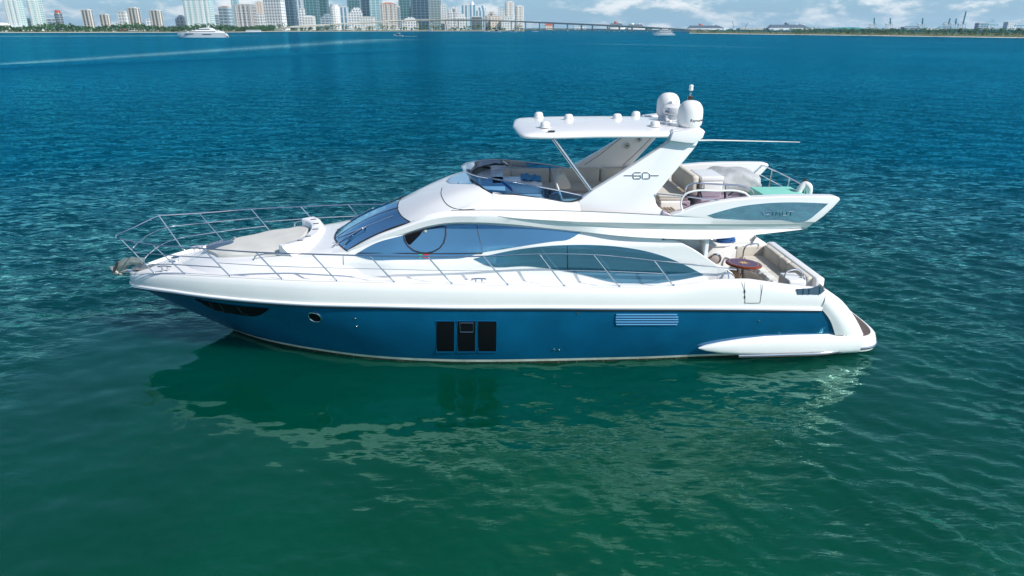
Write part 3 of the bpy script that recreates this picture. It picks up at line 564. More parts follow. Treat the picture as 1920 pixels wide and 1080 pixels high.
def crane(px, ybase, ytip, xt, Y, label):
    o = UW(px, ybase, Y=Y); tip = UW(xt, ytip, Y=Y); t = tag(empty('harbour_crane', (o.x, Y, 1.5)), label, 'crane', 'gantry cranes in the port'); g = 17.0
    mb = MB()
    for x in (-8, 8):
        for y in (-8, 8): mb.tube([(x, y, 0), (x*.9, y*.9, g)], .9, 6)
    for z in (6, g):
        mb.tube([(-8, -8, z), (8, -8, z), (8, 8, z), (-8, 8, z)], .8, 6, closed=True)
    mb.tube([(-8, 0, g), (2, 0, g+13), (8, 0, g)], .7, 6); mb.build('gantry', FM['steelw'], t)
    e = Vector((tip.x-o.x, 0, tip.z-1.5)); mb = MB(); s = Vector((2, 0, g))
    for dy in (-2, 2): mb.tube([s+Vector((0, dy, 0)), e+Vector((0, dy, 0))], 1.25, 6)
    for q in range(9): p0 = s.lerp(e, q/9); p1 = s.lerp(e, (q+1)/9); mb.tube([p0+Vector((0, -2, 0)), p1+Vector((0, 2, 0))], .5, 4)
    mb.tube([(2, 0, g+13), s.lerp(e, .7)], .4, 5); mb.build('boom', FM['steelteal'], t)
    mb = MB(); mb.box((-9, 0, g+1.5), (12, 5, 3.5), .3); mb.build('machine_house', FM['steelw'], t)
crane(1637, 52, 33.5, 1639.5, 2450, 'leftmost raised boom crane of the port'); crane(1667, 52, 34, 1669.5, 2450, 'second raised boom crane from the left of the port')
crane(1727, 52, 34, 1730.5, 2450, 'lone raised boom crane beside the grey port block'); crane(1776, 52, 34.5, 1781.5, 2450, 'left crane of the close pair of raised boom cranes')
crane(1789, 52, 34.5, 1793.5, 2470, 'right crane of the close pair of raised boom cranes'); crane(1803, 52, 21.5, 1811.5, 2430, 'tallest crane, its boom raised well above the others')
def flatcrane(px, Y, xl, xr, yb, label):
    o = UW(px, 52, Y=Y); l, r_ = UW(xl, yb, Y=Y), UW(xr, yb, Y=Y); t = tag(empty('harbour_crane', (o.x, Y, 1.5)), label, 'crane', 'gantry cranes in the port'); z = l.z-1.5; mb = MB()
    for x in (-7, 7):
        for y in (-7, 7): mb.tube([(x, y, 0), (x, y, z)], .9, 6)
    mb.tube([(-7, 0, z), (0, 0, z+17), (7, 0, z)], .7, 6); mb.build('gantry', FM['steelw'], t); mb = MB(); mb.box(((l.x+r_.x)/2-o.x, 0, z+1), (r_.x-l.x, 4, 2.6)); mb.tube([(0, 0, z+17), (l.x-o.x, 0, z+2)], .4, 5); mb.tube([(0, 0, z+17), (r_.x-o.x, 0, z+2)], .4, 5); mb.build('boom', FM['steelteal'], t)
flatcrane(1858, 2450, 1843, 1871, 47.3, 'crane with a lowered level boom right of the pale port block'); flatcrane(1914, 2450, 1902, 1935, 48.5, 'crane with a level boom at the right edge of the picture'); flatcrane(1770, 2480, 1761, 1784, 51.2, 'low crane with a level boom left of the close pair')
T(1692, 1722, 48.6, 2700, 'greyblue', 'port_block', 'long grey container stack left of the lone crane', 0, .4, cat='port building', crown='step')
T(1830, 1849, 43.8, 2650, 'greyblue', 'port_block', 'grey port block left of the lowered boom crane', 0, .6, cat='port building')
T(1884, 1902, 42, 2600, 'pale', 'port_block', 'white port block near the right edge of the picture', 0, .7, cat='port building')
T(1386, 1432, 53.4, 2700, 'cream', 'port_shed', 'long low cream shed left of the largest cruise ship', 0, .3, cat='shed'); T(1222, 1262, 52.0, 2700, 'pale', 'port_shed', 'long low white shed behind the bridge end', 0, .3, cat='shed')
T(1076, 1098, 49.5, 2800, 'pale', 'port_shed', 'small white shed under the bridge left of the first cruise ship', 0, .5, cat='shed'); T(1735, 1760, 53.4, 2400, 'whitegrid', 'port_shed', 'white port shed at the foot of the lone crane', 0, .4, cat='shed')
for px, yt, lb in ((1377, 43, 'left one of two slim mobile cranes between the cruise ships'), (1396, 45, 'right one of two slim mobile cranes between the cruise ships')):
    o = UW(px, 54, Y=2500); e = UW(px-4 if px < 1380 else px+6, yt-2, Y=2500); t = tag(empty('mobile_crane', (o.x, 2500, 1.5)), lb, 'crane'); mb = MB(); mb.tube([(0, 0, 2), (e.x-o.x, 0, e.z)], .7, 6); mb.build('boom', FM['hullblue'], t); mb = MB(); mb.box((0, 0, 2), (9, 4, 4), .5); mb.build('chassis', FM['white'], t)

# palms standing out above the right belt
def palm():
    t = empty('palm_tree'); h = 5.2; mb = MB(); mb.tube([(0, 0, 0), (.12, 0, 2.2), (.35, .05, h)], [.16, .12, .10], 7); mb.build('trunk', FM['trunk'], t); mb = MB()
    for k in range(13):
        a = k*2.4; el = .75-.09*k; d = Vector((math.cos(a), math.sin(a), 0)); r0, r1, r2 = Vector((.35, .05, h)), None, None; L_ = 1.7
        pts = [r0+d*(L_*s*math.cos(el))+Vector((0, 0, L_*(s*math.sin(el)-.55*s*s))) for s in (0, .35, .7, 1)]; n = Vector((-d.y, d.x, -.25))
        wd = [.04, .30, .26, .03]; mb.grid([[p-n*w_ for p, w_ in zip(pts, wd)], pts, [p+Vector((n.x, n.y, .25))*w_ for p, w_ in zip(pts, wd)]])
    mb.build('crown', FM['leaf2'], t, fixn=False); return t
p0 = palm(); rp = random.Random(4)
for i in range(26):
    t = p0
    if i:
        t = p0.copy(); S.collection.objects.link(t)
        for ch in p0.children: c = ch.copy(); S.collection.objects.link(c); c.parent = t
    px = 1420+i*19.5+rp.uniform(-6, 6); base = right_w[0]
    d = UW(px, 60, Y=1000); s_ = min(range(len(right_w)), key=lambda q: abs(right_w[q].x/(right_w[q].y+CAM_D)-d.x/(1000+CAM_D))); w_ = right_w[s_]; dd = rp.uniform(7, 30)
    t.location = (w_.x*(1+dd/(w_.y+CAM_D)), w_.y+dd, .5); t.scale = (1, 1, 1); k = rp.uniform(.85, 1.25); t.scale = (k, k, k); t.rotation_euler = (0, 0, rp.uniform(0, 6.28))
    tag(t, 'palm tree among the belt of palms behind the right beach', 'palm', 'palms behind the right beach')

# ------------------------------------------------------------------ other boats
def far_yacht():
    o = UW(381, 70.3, z=0); t = tag(empty('far_motor_yacht', (o.x, o.y, 0), R(2)), 'long sleek grey white superyacht lying far off below the great teal tower', 'yacht'); k = (UW(428, 70, Y=o.y).x-UW(335, 70, Y=o.y).x)/46.0
    def q(x): return x*k
    st = [(-23, .05, 4.9), (-21.5, .9, 4.9), (-18, 2.2, 4.8), (-12, 3.3, 4.5), (-2, 4, 4.1), (10, 4, 3.9), (19, 3.7, 3.6), (21, 3.5, 3.4), (22.6, 3.3, 1.2)]
    mb = MB(); rows = [[(q(x+(1.6 if f == 0 and x < -10 else 0)*(1-f)), -y*k*lerp(.8, 1, f), z*k*f) for x, y, z in st] for f in (0, .35, .75, 1)]; mb.grid(rows, mirror=True); mb.add([(q(x), -y*k, z*k) for x, y, z in st]+[(q(x), y*k, z*k) for x, y, z in reversed(st)], [tuple(range(18))]); h_ = mb.build('hull', FM['fyh'], t)
    mb = MB(); mb.prism([Vector((q(x), -3.0*k, z*k)) for x, z in ((-15, 4.4), (-11, 5.6), (-5, 6.2), (6, 6.4), (14, 6.0), (19, 5.0), (19.5, 3.8))], (0, 6*k, 0), .3); mb.build('deckhouse', FM['white'], t)
    mb = MB(); mb.prism([Vector((q(x), -2.5*k, z*k)) for x, z in ((-6, 6.2), (-1, 8.0), (4, 8.5), (9, 8.2), (12, 6.2))], (0, 5*k, 0), .3); mb.build('upper_deckhouse', FM['white'], t)
    for z0, z1, x0, x1, y in ((4.75, 5.35, -11, 13, 3.12), (6.75, 7.5, -4, 8, 2.62), (2.9, 3.5, -15, -7, 3.6), (2.6, 3.1, 1, 9, 4.06)):
        mb = MB(); mb.box((q((x0+x1)/2), 0, (z0+z1)/2*k), (q(x1-x0), 2*y*k, (z1-z0)*k), .15); mb.build('window_band', FM['glassd'], t)
    mb = MB(); mb.tube([(q(6), 0, 8*k), (q(7), 0, 11*k)], .2, 6); mb.box((q(6), 0, 9.0*k), (1.5, 5, .4), .1); mb.build('mast', FM['white'], t)
FM['fyh'] = mat('grey white hull', (.62, .64, .66), .35, var=.04); far_yacht()
def tri_yacht():
    o = UW(1245, 66.3, z=0); t = tag(empty('far_motor_yacht', (o.x, o.y, 0), R(-6)), 'white three decked motor yacht far off before the low end of the bridge', 'yacht'); k = (UW(1266, 66, Y=o.y).x-UW(1224, 66, Y=o.y).x)/26.0
    st = [(-13, .05, 3.6), (-12, .9, 3.5), (-9, 2.2, 3.2), (-4, 3.0, 2.7), (5, 3.0, 2.4), (11, 2.7, 2.3), (12.8, 2.5, 1.0)]
    mb = MB(); mb.grid([[(x*k, -y*k*lerp(.75, 1, f), z*k*f) for x, y, z in st] for f in (0, .4, 1)], mirror=True); mb.add([(x*k, -y*k, z*k) for x, y, z in st]+[(x*k, y*k, z*k) for x, y, z in reversed(st)], [tuple(range(14))]); mb.build('hull', FM['white'], t)
    for i, (x0, x1, z, w_) in enumerate(((-8.5, 9, 2.3, 5), (-5.5, 7.5, 4.4, 4.4), (-3, 4, 6.3, 3.4))):
        mb = MB(); mb.box(((x0+x1)/2*k, 0, (z+1.0)*k), ((x1-x0)*k, w_*k, 2.0*k), .25, taper=.93); d_ = mb.build('deckhouse', FM['white'], t); mb = MB(); mb.box(((x0+x1)/2*k, 0, (z+1.15)*k), ((x1-x0)*k*.93, (w_+.12)*k, .75*k), .1); mb.build('window_band', FM['glassd'], d_); mb = MB(); mb.box(((x0+x1)/2*k+.6, 0, (z+2.05)*k), ((x1-x0)*k*1.1, (w_+.6)*k, .16*k), .05); mb.build('deck_overhang', FM['white'], t)
    mb = MB(); mb.tube([(0, 0, 8*k), (.8, 0, 11*k)], .15, 6); mb.build('mast', FM['white'], t)
tri_yacht()
def small_boat(px, py, L_, label, sail=False, tower_=False):
    o = UW(px, py, z=0); t = tag(empty('small_boat', (o.x, o.y, 0), R(rnd.uniform(-20, 20))), label, 'boat'); st = [(-.5, .03, .16), (-.4, .11, .15), (-.1, .16, .12), (.3, .16, .10), (.5, .14, .10)]
    mb = MB(); mb.grid([[(x*L_, -y*L_*lerp(.7, 1, f), z*L_*f) for x, y, z in st] for f in (0, .5, 1)], mirror=True); mb.add([(x*L_, -y*L_, z*L_*.9) for x, y, z in st]+[(x*L_, y*L_, z*L_*.9) for x, y, z in reversed(st)], [tuple(range(10))]); mb.build('hull', FM['white'], t)
    mb = MB(); mb.box((0, 0, .17*L_), (.30*L_, .2*L_, .12*L_), .02*L_); mb.build('console', FM['glassd'], t); mb = MB(); mb.box((.02*L_, 0, .31*L_), (.34*L_, .22*L_, .02*L_), .005*L_)
    for x in (-.1, .14):
        for y in (-.08, .08): mb.tube([(x*L_, y*L_, .12*L_), (x*L_, y*L_, .31*L_)], .008*L_, 5)
    if tower_: mb.tube([(0, 0, .3*L_), (0, 0, .75*L_)], .015*L_, 5)
    mb.build('canopy', FM['white'], t); return t
small_boat(747, 68.2, 9.5, 'small white motorboat trailing a wake out on the open bay'); small_boat(931, 60.6, 17, 'white sport boat under the bridge left of the low bridge', tower_=True); small_boat(1003, 59.6, 13, 'small white boat right under the high bridge beside the low bridge')
small_boat(913, 59.9, 12, 'small white boat touching the left side of the white sport boat'); small_boat(806, 58.6, 14, 'tiny white boat below the widest dark blue skyscraper'); small_boat(963, 60.4, 13, 'small dark topped boat just left of the low bridge')
o = UW(757, 68.4, z=0); mb = MB(); g = []
for i in range(14):
    w_ = .6+i*.18; g.append([(o.x-2+i*1.1, o.y+w_*s, .14+.12*math.sin(i*1.9+s*3)*(1-abs(s))) for s in (-1, -.4, .1, .6, 1)])
mb.grid(g); fo = mb.build('wake_foam', mat('foam', (.75, .78, .78), .8, var=.1)); tag(fo, 'white wake foam behind the small motorboat', None, None, 'stuff')
# ------------------------------------------------------------------ the yacht
yacht = tag(empty('motor_yacht', (X0, 0, 0), YAW), 'large white and metallic blue motor yacht with hardtop flybridge moored on green water', 'motor yacht')
def part(mb, name, m, parent=None, **k): return mb.build(name, M[m] if isinstance(m, str) else [M[q] for q in m], parent or yacht, **k)

yR = cub([(-9.2, 0.03), (-9.15, .20), (-9.0, .42), (-8.7, .66), (-8.3, .92), (-7.6, 1.27), (-6.55, 1.68), (-5.2, 2.06), (-3.9, 2.31), (-2.1, 2.46), (0, 2.52), (2.2, 2.52), (4.6, 2.47), (7.7, 2.37), (9, 2.25)])
zR = cub([(-9.2, 1.46), (-8.3, 1.57), (-7.5, 1.615), (-5, 1.63), (-3, 1.635), (-1, 1.60), (1, 1.57), (3, 1.52), (5, 1.46), (7.7, 1.36), (9, 1.3)])
zE = cub([(-9.2, 1.72), (-8.9, 1.81), (-8.1, 1.98), (-7.2, 2.09), (-6, 2.16), (-4.8, 2.19), (-3.5, 2.20), (-2.2, 2.19), (-.9, 2.15), (.3, 2.11), (1.6, 2.06), (2.8, 2.02), (3.9, 2.0), (4.5, 2.03), (5.2, 2.12), (5.8, 2.12), (6.3, 2.05), (7.1, 1.92), (7.5, 1.87), (7.85, 1.79)])
def yE(a): return max(0.0, yR(a)-0.05)
yWl = cub([(-6.85, 0), (-6.3, .38), (-5.79, .71), (-5, 1.1), (-4.28, 1.39), (-2.9, 1.83), (-1.6, 2.06), (-.3, 2.17), (1, 2.19), (3.6, 2.16), (5.2, 2.08), (9.0, 1.98)])
UU = [((i/64)**1.5) for i in range(65)]
A_END = 8.3
def hull_pt(u, v):
    aw = lerp(-6.85, A_END, u); ar = lerp(-9.2, A_END, u); w = Vector((aw, -yWl(aw), 0)); r = Vector((ar, -yR(ar), zR(ar)))
    p = w.lerp(r, v); p.y -= (0.10*math.sin(math.pi*v)*sm(0.15, 0.5, u) - 0.06*math.sin(math.pi*v)*sm(0.0, .06, u)*(1-sm(0.1, 0.35, u))); return p
def hull_y(a, z):                    # port hull side at a and height z
    v = z/1.55
    for _ in range(4):
        lo, hi = 0.0, 1.0
        for _ in range(24):
            mid_ = (lo+hi)/2
            if hull_pt(mid_, v)[0] < a: lo = mid_
            else: hi = mid_
        v = z/max(0.5, zR(lerp(-9.2, A_END, lo)))
    return hull_pt(lo, v)[1]
mb = MB()
V = [0.075, .13, .2, .3, .4, .5, .6, .7, .8, .88, .94, 1.0]
mb.grid([[hull_pt(u, v) for u in UU] for v in V], 0, mirror=True)
mb.grid([[hull_pt(u, v) for u in UU] for v in (0.030, 0.05, 0.075)], 1, mirror=True)
mb.grid([[hull_pt(u, v) for u in UU] for v in (0.012, 0.030)], 2, mirror=True)
under = [[hull_pt(u, 0.012) for u in UU], [hull_pt(u, 0)+Vector((0, 0, -0.06)) for u in UU], [Vector((lerp(-6.5, A_END, u), -0.75*yWl(lerp(-6.85, A_END, u)), -0.45)) for u in UU], [Vector((lerp(-6.2, A_END, u), 0, -0.8)) for u in UU]]
mb.grid(under, 2, mirror=True)
tr = [hull_pt(1, v) for v in V] ; mb.add([p for p in tr]+[(p.x, -p.y, p.z) for p in reversed(tr)], [list(range(2*len(tr)))], 0)
hull = part(mb, 'hull', ['blue', 'boot', 'antifoul'])
rw = random.Random(8); mb = MB()
for i in range(190):
    a = rw.uniform(-5.2, 4.6); y = -yWl(a)-rw.uniform(.0, .05); z = rw.uniform(-.01, .035); l = rw.uniform(.015, .055); d = Vector((rw.uniform(-1, 1), rw.uniform(-.6, .1), rw.uniform(-.6, .8))).normalized()*l; w_ = d.cross(Vector((0, 1, .3))).normalized()*.006; p = Vector((a, y, z)); mb.add([p-w_, p+w_, p+d+w_*.5, p+d-w_*.5], [(0, 1, 2, 3)])
wd = part(mb, 'weed_growth', 'weed', hull, fixn=False, smooth=False); wd['kind'] = 'stuff'
# bulwark: white band from the rub rail to the deck edge, and its cap
AA = [lerp(-9.2, 7.85, (i/110)**1.25) for i in range(111)]
def zI(a): return zE(a) if a < 4.3 else zE(a)
rows = [[(a, -yR(a), zR(a)+0.0) for a in AA], [(a, -(yR(a)+.02), lerp(zR(a), zE(a), .3)) for a in AA], [(a, -(yR(a)+.015), lerp(zR(a), zE(a), .65)) for a in AA],
        [(a, -(yR(a)-.01), zE(a)-0.06) for a in AA], [(a, -(yE(a)), zE(a)-0.012) for a in AA], [(a, -max(0, yE(a)-.035), zE(a)) for a in AA], [(a, -max(0, yE(a)-.11), zE(a)-.006) for a in AA], [(a, -max(0, yE(a)-.135), zE(a)-.05) for a in AA],
        [(a, -max(0, yE(a)-.15), zE(a)-(.09 if a < 5.0 else lerp(.09, 1.0, sm(5.0, 5.3, a)))) for a in AA]]
mb = MB(); mb.grid(rows, mirror=True); part(mb, 'bulwark', 'gel', hull)
ra_ = [lerp(-9.19, 7.72, (i/90)**1.3) for i in range(91)]
for sgn in (-1, 1):
    mb = MB(); mb.tube([(a, sgn*(yR(a)+.02), zR(a)+.015) for a in ra_], .032, 8); mb.tube([(a, sgn*(yR(a)+.035), zR(a)-.022) for a in ra_], .016, 6, mi=1); mb.tube([(a, sgn*(yR(a)+.018), zR(a)-.05) for a in ra_], .020, 6, mi=2)
    part(mb, 'rub_rail', ['gel', 'steel', 'rubber'], hull)
# deck sheet
mb = MB(); da = [lerp(-9.15, 5.05, (i/60)**1.2) for i in range(61)]
mb.grid([[(a, s*max(0, yE(a)-.13), zE(a)-.075+.05*(1-s*s)*min(1, yE(a))) for a in da] for s in [j/8 for j in range(-8, 9)]]); part(mb, 'deck', 'deckwhite')

# hull windows, portholes, vents
def on_hull(pts, off=0.01):
    out = []
    for px, py in pts:
        p = UF(px, py, lambda a, z: hull_y(a, max(.1, min(1.5, z)))); p.y -= off; out.append(p)
    return out
def patch(top, bot, n, fy, off, depth=0.05, mb=None, mi=0, rows=6):  # pane between two photo outlines, lying on a curved side
    mb = mb or MB(); T = cr([(x, y, 0) for x, y in top], n) if len(top) > 2 else cr([(x, y, 0) for x, y in top], n); B = cr([(x, y, 0) for x, y in bot], n)
    g = []
    for k in range(rows+1):
        r = []
        for i in range(n):
            q = T[i].lerp(B[i], k/rows); p = UF(q.x, q.y, fy); p.y -= off; r.append(p)
        g.append(r)
    mb.grid(g, mi)
    rim = g[0]+[r[-1] for r in g[1:-1]]+g[-1][::-1]+[r[0] for r in g[-2:0:-1]]
    mb.grid([rim, [Vector((p.x, p.y+depth, p.z)) for p in rim]], mi, close=True)
    return mb
hy = lambda a, z: hull_y(a, max(.1, min(1.5, z)))
w = part(patch([(366, 560.5), (400, 567), (440, 572.5), (505, 578.5)], [(366.5, 561.5), (405, 581), (450, 590), (486, 591), (505, 579.5)], 22, hy, .024, mb=None), 'bow_window', 'dark', hull)
for x0, y0, x1, y1 in ((393, 566, 411, 584), (413, 570, 432, 588), (446, 575, 458, 590)):
    mb = MB(); P = on_hull([(x0, y0), (x0+9, y1-3), (x1+9, y1)], .03); mb.tube(P, .012, 6); part(mb, 'pane_frame', 'inside', w)
def hull_disc(px, py, r, name, m, ring=True):
    c = on_hull([(px, py)], 0.0)[0]; d = .02; ny = Vector((hull_y(c.x+.05, c.z)-hull_y(c.x-.05, c.z), 0, 0)); nrm = Vector((ny.x/.1, -1, (hull_y(c.x, c.z+.05)-hull_y(c.x, c.z-.05))/-.1*-1)).normalized()
    mb = MB(); mb.lathe([(r, -.02), (r, .006), (r*.9, .012), (0.001, .012)], c, 24, axis=nrm); o = part(mb, name, m, hull)
    if ring:
        q = nrm.to_track_quat('Z', 'Y'); mb = MB(); mb.tube([c+nrm*.012+q @ Vector((math.cos(t*math.pi/14)*r, math.sin(t*math.pi/14)*r, 0)) for t in range(28)], .018, 8, closed=True); part(mb, 'porthole_rim', 'steel', o)
    return o
hull_disc(590.5, 594.5, .155, 'porthole', 'dark')
for px, py in ((666, 597.5), (669, 612), (1038, 655.5), (1048, 656.5), (1083, 587), (1423, 602.5)):
    hull_disc(px, py, .032, 'drain_fitting', 'steel', False)
for px, py in ((938, 580), (1290, 582)): hull_disc(px, py, .025, 'drain_hole', 'dark', False)
for x0, x1 in ((818, 852), (857.5, 891.5), (896, 931)):
    w = part(patch([(x0, 602), (x1, 602.5)], [(x0+1, 658.5), (x1-1, 658.5)], 6, hy, .008), 'hull_window', 'dark', hull)
    mb = MB(); P = on_hull([(x0-.5, 601.5), (x1+.5, 601.5), (x1, 659.5), (x0+.5, 659.5)], .012); mb.tube(P, .013, 6, closed=True); part(mb, 'window_frame', 'blue', w)
    if 855 < x0 < 860:
        mb = MB(); P = on_hull([(862, 605), (887.5, 605), (887, 622), (863, 622)], .016); mb.tube(P, .010, 6, closed=True); part(mb, 'vent_frame', 'steel', w)
vt = part(patch([(1153, 590), (1158, 588), (1210, 588), (1266, 588), (1272, 590)], [(1153, 602), (1158, 609.5), (1210, 610), (1266, 610), (1272, 603)], 20, hy, .006), 'engine_vent', 'blue', hull)
for i in range(5):
    yy = 589.5+i*4.6; mb = MB(); P = on_hull([(1154+(1 if i in (0, 4) else 0), yy), (1190, yy), (1230, yy), (1271-(2 if i in (0, 4) else 0), yy)], .02); mb.tube(P, .020, 6); part(mb, 'louvre', 'louvre', vt)

# stern: white quarter, sponson, swim platform
Q = [[(1538, 577.5, -2.375), (1546, 586, -2.385), (1557, 602, -2.375), (1563, 618, -2.345), (1566, 628, -2.32)],
     [(1546, 566, -2.41), (1560, 580, -2.41), (1573, 598, -2.40), (1581, 615, -2.37), (1586, 629, -2.33)],
     [(1548, 550, -2.34), (1570, 567, -2.34), (1588, 590, -2.33), (1601, 613, -2.28), (1607, 630, -2.22)],
     [(1546, 541, -2.2), (1576, 561.5, -2.18), (1597.5, 587, -2.13), (1614, 616, -2.03), (1620, 630, -1.95)]]
mb = MB(); rows = [cr([U(x, y, y=d) for x, y, d in c], 18) for c in Q]
cols = [cr([r[i] for r in rows], 16) for i in range(18)]
inner = [[Vector((p.x-.02, p.y+.22, p.z+.01)), Vector((p.x-.16, p.y+.34, p.z-.12)), Vector((p.x-.30, p.y+.36, p.z-.35))] for p in (c[-1] for c in cols)]

for s in (-1, 1):
    mb = MB(); mb.grid([[Vector((p.x, p.y*-s, p.z)) for p in c+e] for c, e in zip(cols, inner)]); part(mb, 'stern_quarter', 'gel', hull)
mb = MB(); spn = []
for a, r0, yc, zc in ((4.92, .01, -2.30, .36), (5.1, .07, -2.29, .36), (5.45, .14, -2.27, .37), (5.9, .20, -2.24, .385), (6.5, .255, -2.20, .40), (7.3, .27, -2.17, .40), (8.2, .27, -2.13, .39), (8.9, .27, -2.05, .37)):
    spn.append([Vector((a, yc+r0*.95*math.copysign(abs(math.sin(t))**.7, math.sin(t)), zc+r0*1.05*math.copysign(abs(math.cos(t))**.75, math.cos(t)))) for t in [2*math.pi*j/24 for j in range(24)]])
for s in (-1, 1):
    mb = MB(); mb.grid([[Vector((p.x, p.y*-s, p.z)) for p in r] for r in spn], close=True); part(mb, 'sponson', 'gel', hull)
def plat(inset, z):
    out = []
    for t in range(0, 41):
        th = -math.pi/2+math.pi*t/40; c, s = math.cos(th), math.sin(th); ex = .42
        out.append((8.55+(1.12-inset)*abs(c)**ex, (2.16-inset)*math.copysign(abs(s)**ex, s), z))
    return [(7.9, -(2.16-inset), z)]+out+[(7.9, 2.16-inset, z)]
mb = MB(); lv = [plat(.10, .06), plat(.02, .10), plat(0, .17), plat(0, .32), plat(.03, .42), plat(.10, .455), plat(.2, .46)]
mb.grid(lv, close=True); mb.f.append(tuple(range(len(lv[0])))); mb.m.append(0); b = len(mb.v)-len(lv[-1]); mb.f.append(tuple(b+i for i in range(len(lv[0])))); mb.m.append(0)
plt = part(mb, 'swim_platform', 'gel')
mb = MB(); e0 = plat(.13, .464); e1 = plat(.13, .474); mb.grid([e0, e1], close=True); mb.f.append(tuple(len(e0)+i for i in range(len(e0)))); mb.m.append(0); part(mb, 'teak_decking', 'wetteak', plt)
mb = MB(); pf = plat(-.012, .215); mb.tube(pf[1:-1], .024, 8); mb.tube([(p[0], p[1], .19) for p in plat(-.008, .2)[1:-1]], .022, 6, mi=1)
mb.tube([(x, -2.47, .22) for x in (5.85, 6.3)]+[(7, -2.455, .22), (8, -2.41, .22), (8.7, -2.22, .215)], .024, 8, sub=24); mb.tube([(x, -2.47, .19) for x in (5.85, 6.3)]+[(7, -2.455, .19), (8, -2.41, .19), (8.7, -2.22, .19)], .022, 6, mi=1, sub=24)
part(mb, 'fender_strip', ['steel', 'rubber'], plt)
mb = MB(); mb.grid([[(8.35, s*1.9, .45), (8.3, s*1.9, 1.0), (8.22, s*1.92, 1.5), (8.1, s*1.92, 1.62)] for s in [j/8 for j in range(-8, 9)]]); part(mb, 'transom', 'gel', hull)

# coachroof: the raised foredeck with the sunpad
yT = cub([(-7.95, 0.0), (-7.9, .22), (-7.7, .46), (-7.2, .96), (-6.5, 1.38), (-5.5, 1.72), (-4.5, 1.88), (-3.5, 1.90), (-2.6, 1.72)])
yC = cub([(-7.95, 0.0), (-7.9, .15), (-7.6, .40), (-7.0, .85), (-6.31, 1.18), (-5.31, 1.52), (-4.2, 1.72), (-3.2, 1.72), (-2.6, 1.60)])
zC = cub([(-7.95, 1.90), (-7.8, 1.99), (-7.3, 2.15), (-6.31, 2.30), (-5.31, 2.37), (-4.2, 2.395), (-2.6, 2.40)])
yU = cub([(-7.95, 0.0), (-7.7, .12), (-7.0, .50), (-6.3, .88), (-5, 1.22), (-4.3, 1.42), (-3.5, 1.62), (-2.6, 1.74)])
zU = cub([(-7.95, 1.90), (-7.7, 2.02), (-7.0, 2.21), (-6.33, 2.32), (-5, 2.47), (-4.3, 2.53), (-3.5, 2.66), (-2.6, 2.85)])
zM = cub([(-7.95, 1.90), (-7.6, 2.03), (-7.0, 2.24), (-6.3, 2.36), (-5, 2.51), (-4.3, 2.60), (-3.8, 2.67), (-3.5, 2.70), (-2.6, 2.80)])
ca = [lerp(-7.95, -2.6, (i/60)**1.4) for i in range(61)]; mb = MB()
mb.grid([[(a, -yT(a), zE(a)-.10) for a in ca], [(a, -lerp(yT(a), yC(a), .55), lerp(zE(a)-.09, zC(a), .6)) for a in ca], [(a, -yC(a), zC(a)) for a in ca], [(a, -lerp(yC(a), yU(a), .5), lerp(zC(a), zU(a), .58)) for a in ca],
         [(a, -yU(a), zU(a)) for a in ca], [(a, -yU(a)*.8, lerp(zU(a), zM(a), .45)+.01) for a in ca], [(a, -yU(a)*.4, lerp(zU(a), zM(a), .85)+.01) for a in ca], [(a, 0, zM(a)+.01) for a in ca]], mirror=True)
part(mb, 'coachroof', 'gel')
def top_z(a, y):
    t = min(1, abs(y)/max(.05, yU(a))); return lerp(zM(a), zU(a), t*t)+.01
pa = [lerp(-7.15, -4.75, i/26) for i in range(27)]
def pad_w(a): return (yU(a)+.02)*math.sqrt(max(0, min(1, (a+7.18)/.5)))*.97
mb = MB()
def pad_row(s, dz): return [(a, s*pad_w(a), top_z(a, s*pad_w(a))+dz+.012*math.sin(7*a+5*s)) for a in pa]
rows = [pad_row(-1, -.02), pad_row(-1, .04), pad_row(-.96, .075)]+[pad_row(-.96+1.92*j/14, .085) for j in range(1, 14)]+[pad_row(.96, .075), pad_row(1, .04), pad_row(1, -.02)]
mb.grid(rows); ends = [[r[-1] for r in rows], [(r[-1][0]+.02, r[-1][1], r[-1][2]-.12) for r in rows]]; mb.grid(ends); part(mb, 'sunpad', 'pad')
mb = MB(); c = Vector((-6.9, .1, top_z(-6.9, .1)+.10)); mb.lathe([(.30, -.03), (.30, .01), (.27, .03), (.001, .034)], c, 32, sx=1.0, sy=1.15, axis=(-.12, 0, 1)); hat = part(mb, 'deck_hatch', 'hatch')
mb = MB(); mb.box((-6.62, .40, top_z(-6.6, .4)+.13), (.06, .10, .05), .015); part(mb, 'hatch_handle', 'steel', hat)
# curved backrest wall behind the sunpad
bo = [(-5.02, -1.2), (-4.86, -1.0), (-4.66, -.7), (-4.58, -.3), (-4.58, .1), (-4.64, .45), (-4.80, .75), (-5.0, .95)]
bi = [(-4.88, -1.36), (-4.55, -1.1), (-4.40, -.75), (-4.33, -.3), (-4.33, .1), (-4.40, .55), (-4.52, .95), (-4.70, 1.18)]
A1 = cr([(a, y, 0) for a, y in bo], 30); A2 = cr([(a, y, 0) for a, y in bi], 30)
def bz(i): return 2.735+.06*sm(16, 29, i)
mb = MB(); rws = [[(p.x, p.y, 2.38) for p in A1], [(p.x, p.y, bz(i)-.03) for i, p in enumerate(A1)], [(p.x*.9+A2[i].x*.1, p.y*.9+A2[i].y*.1, bz(i)) for i, p in enumerate(A1)], [(p.x*.9+A1[i].x*.1, p.y*.9+A1[i].y*.1, bz(i)) for i, p in enumerate(A2)], [(p.x, p.y, bz(i)-.03) for i, p in enumerate(A2)], [(p.x+.10, p.y, 2.60) for p in A2], [(p.x+.25, p.y, 2.45) for p in A2]]
mb.grid(rws); 
for e in (0, -1): mb.add([r[e] for r in rws], [list(range(len(rws)))])
bs = part(mb, 'backrest', 'gel', ang=50)
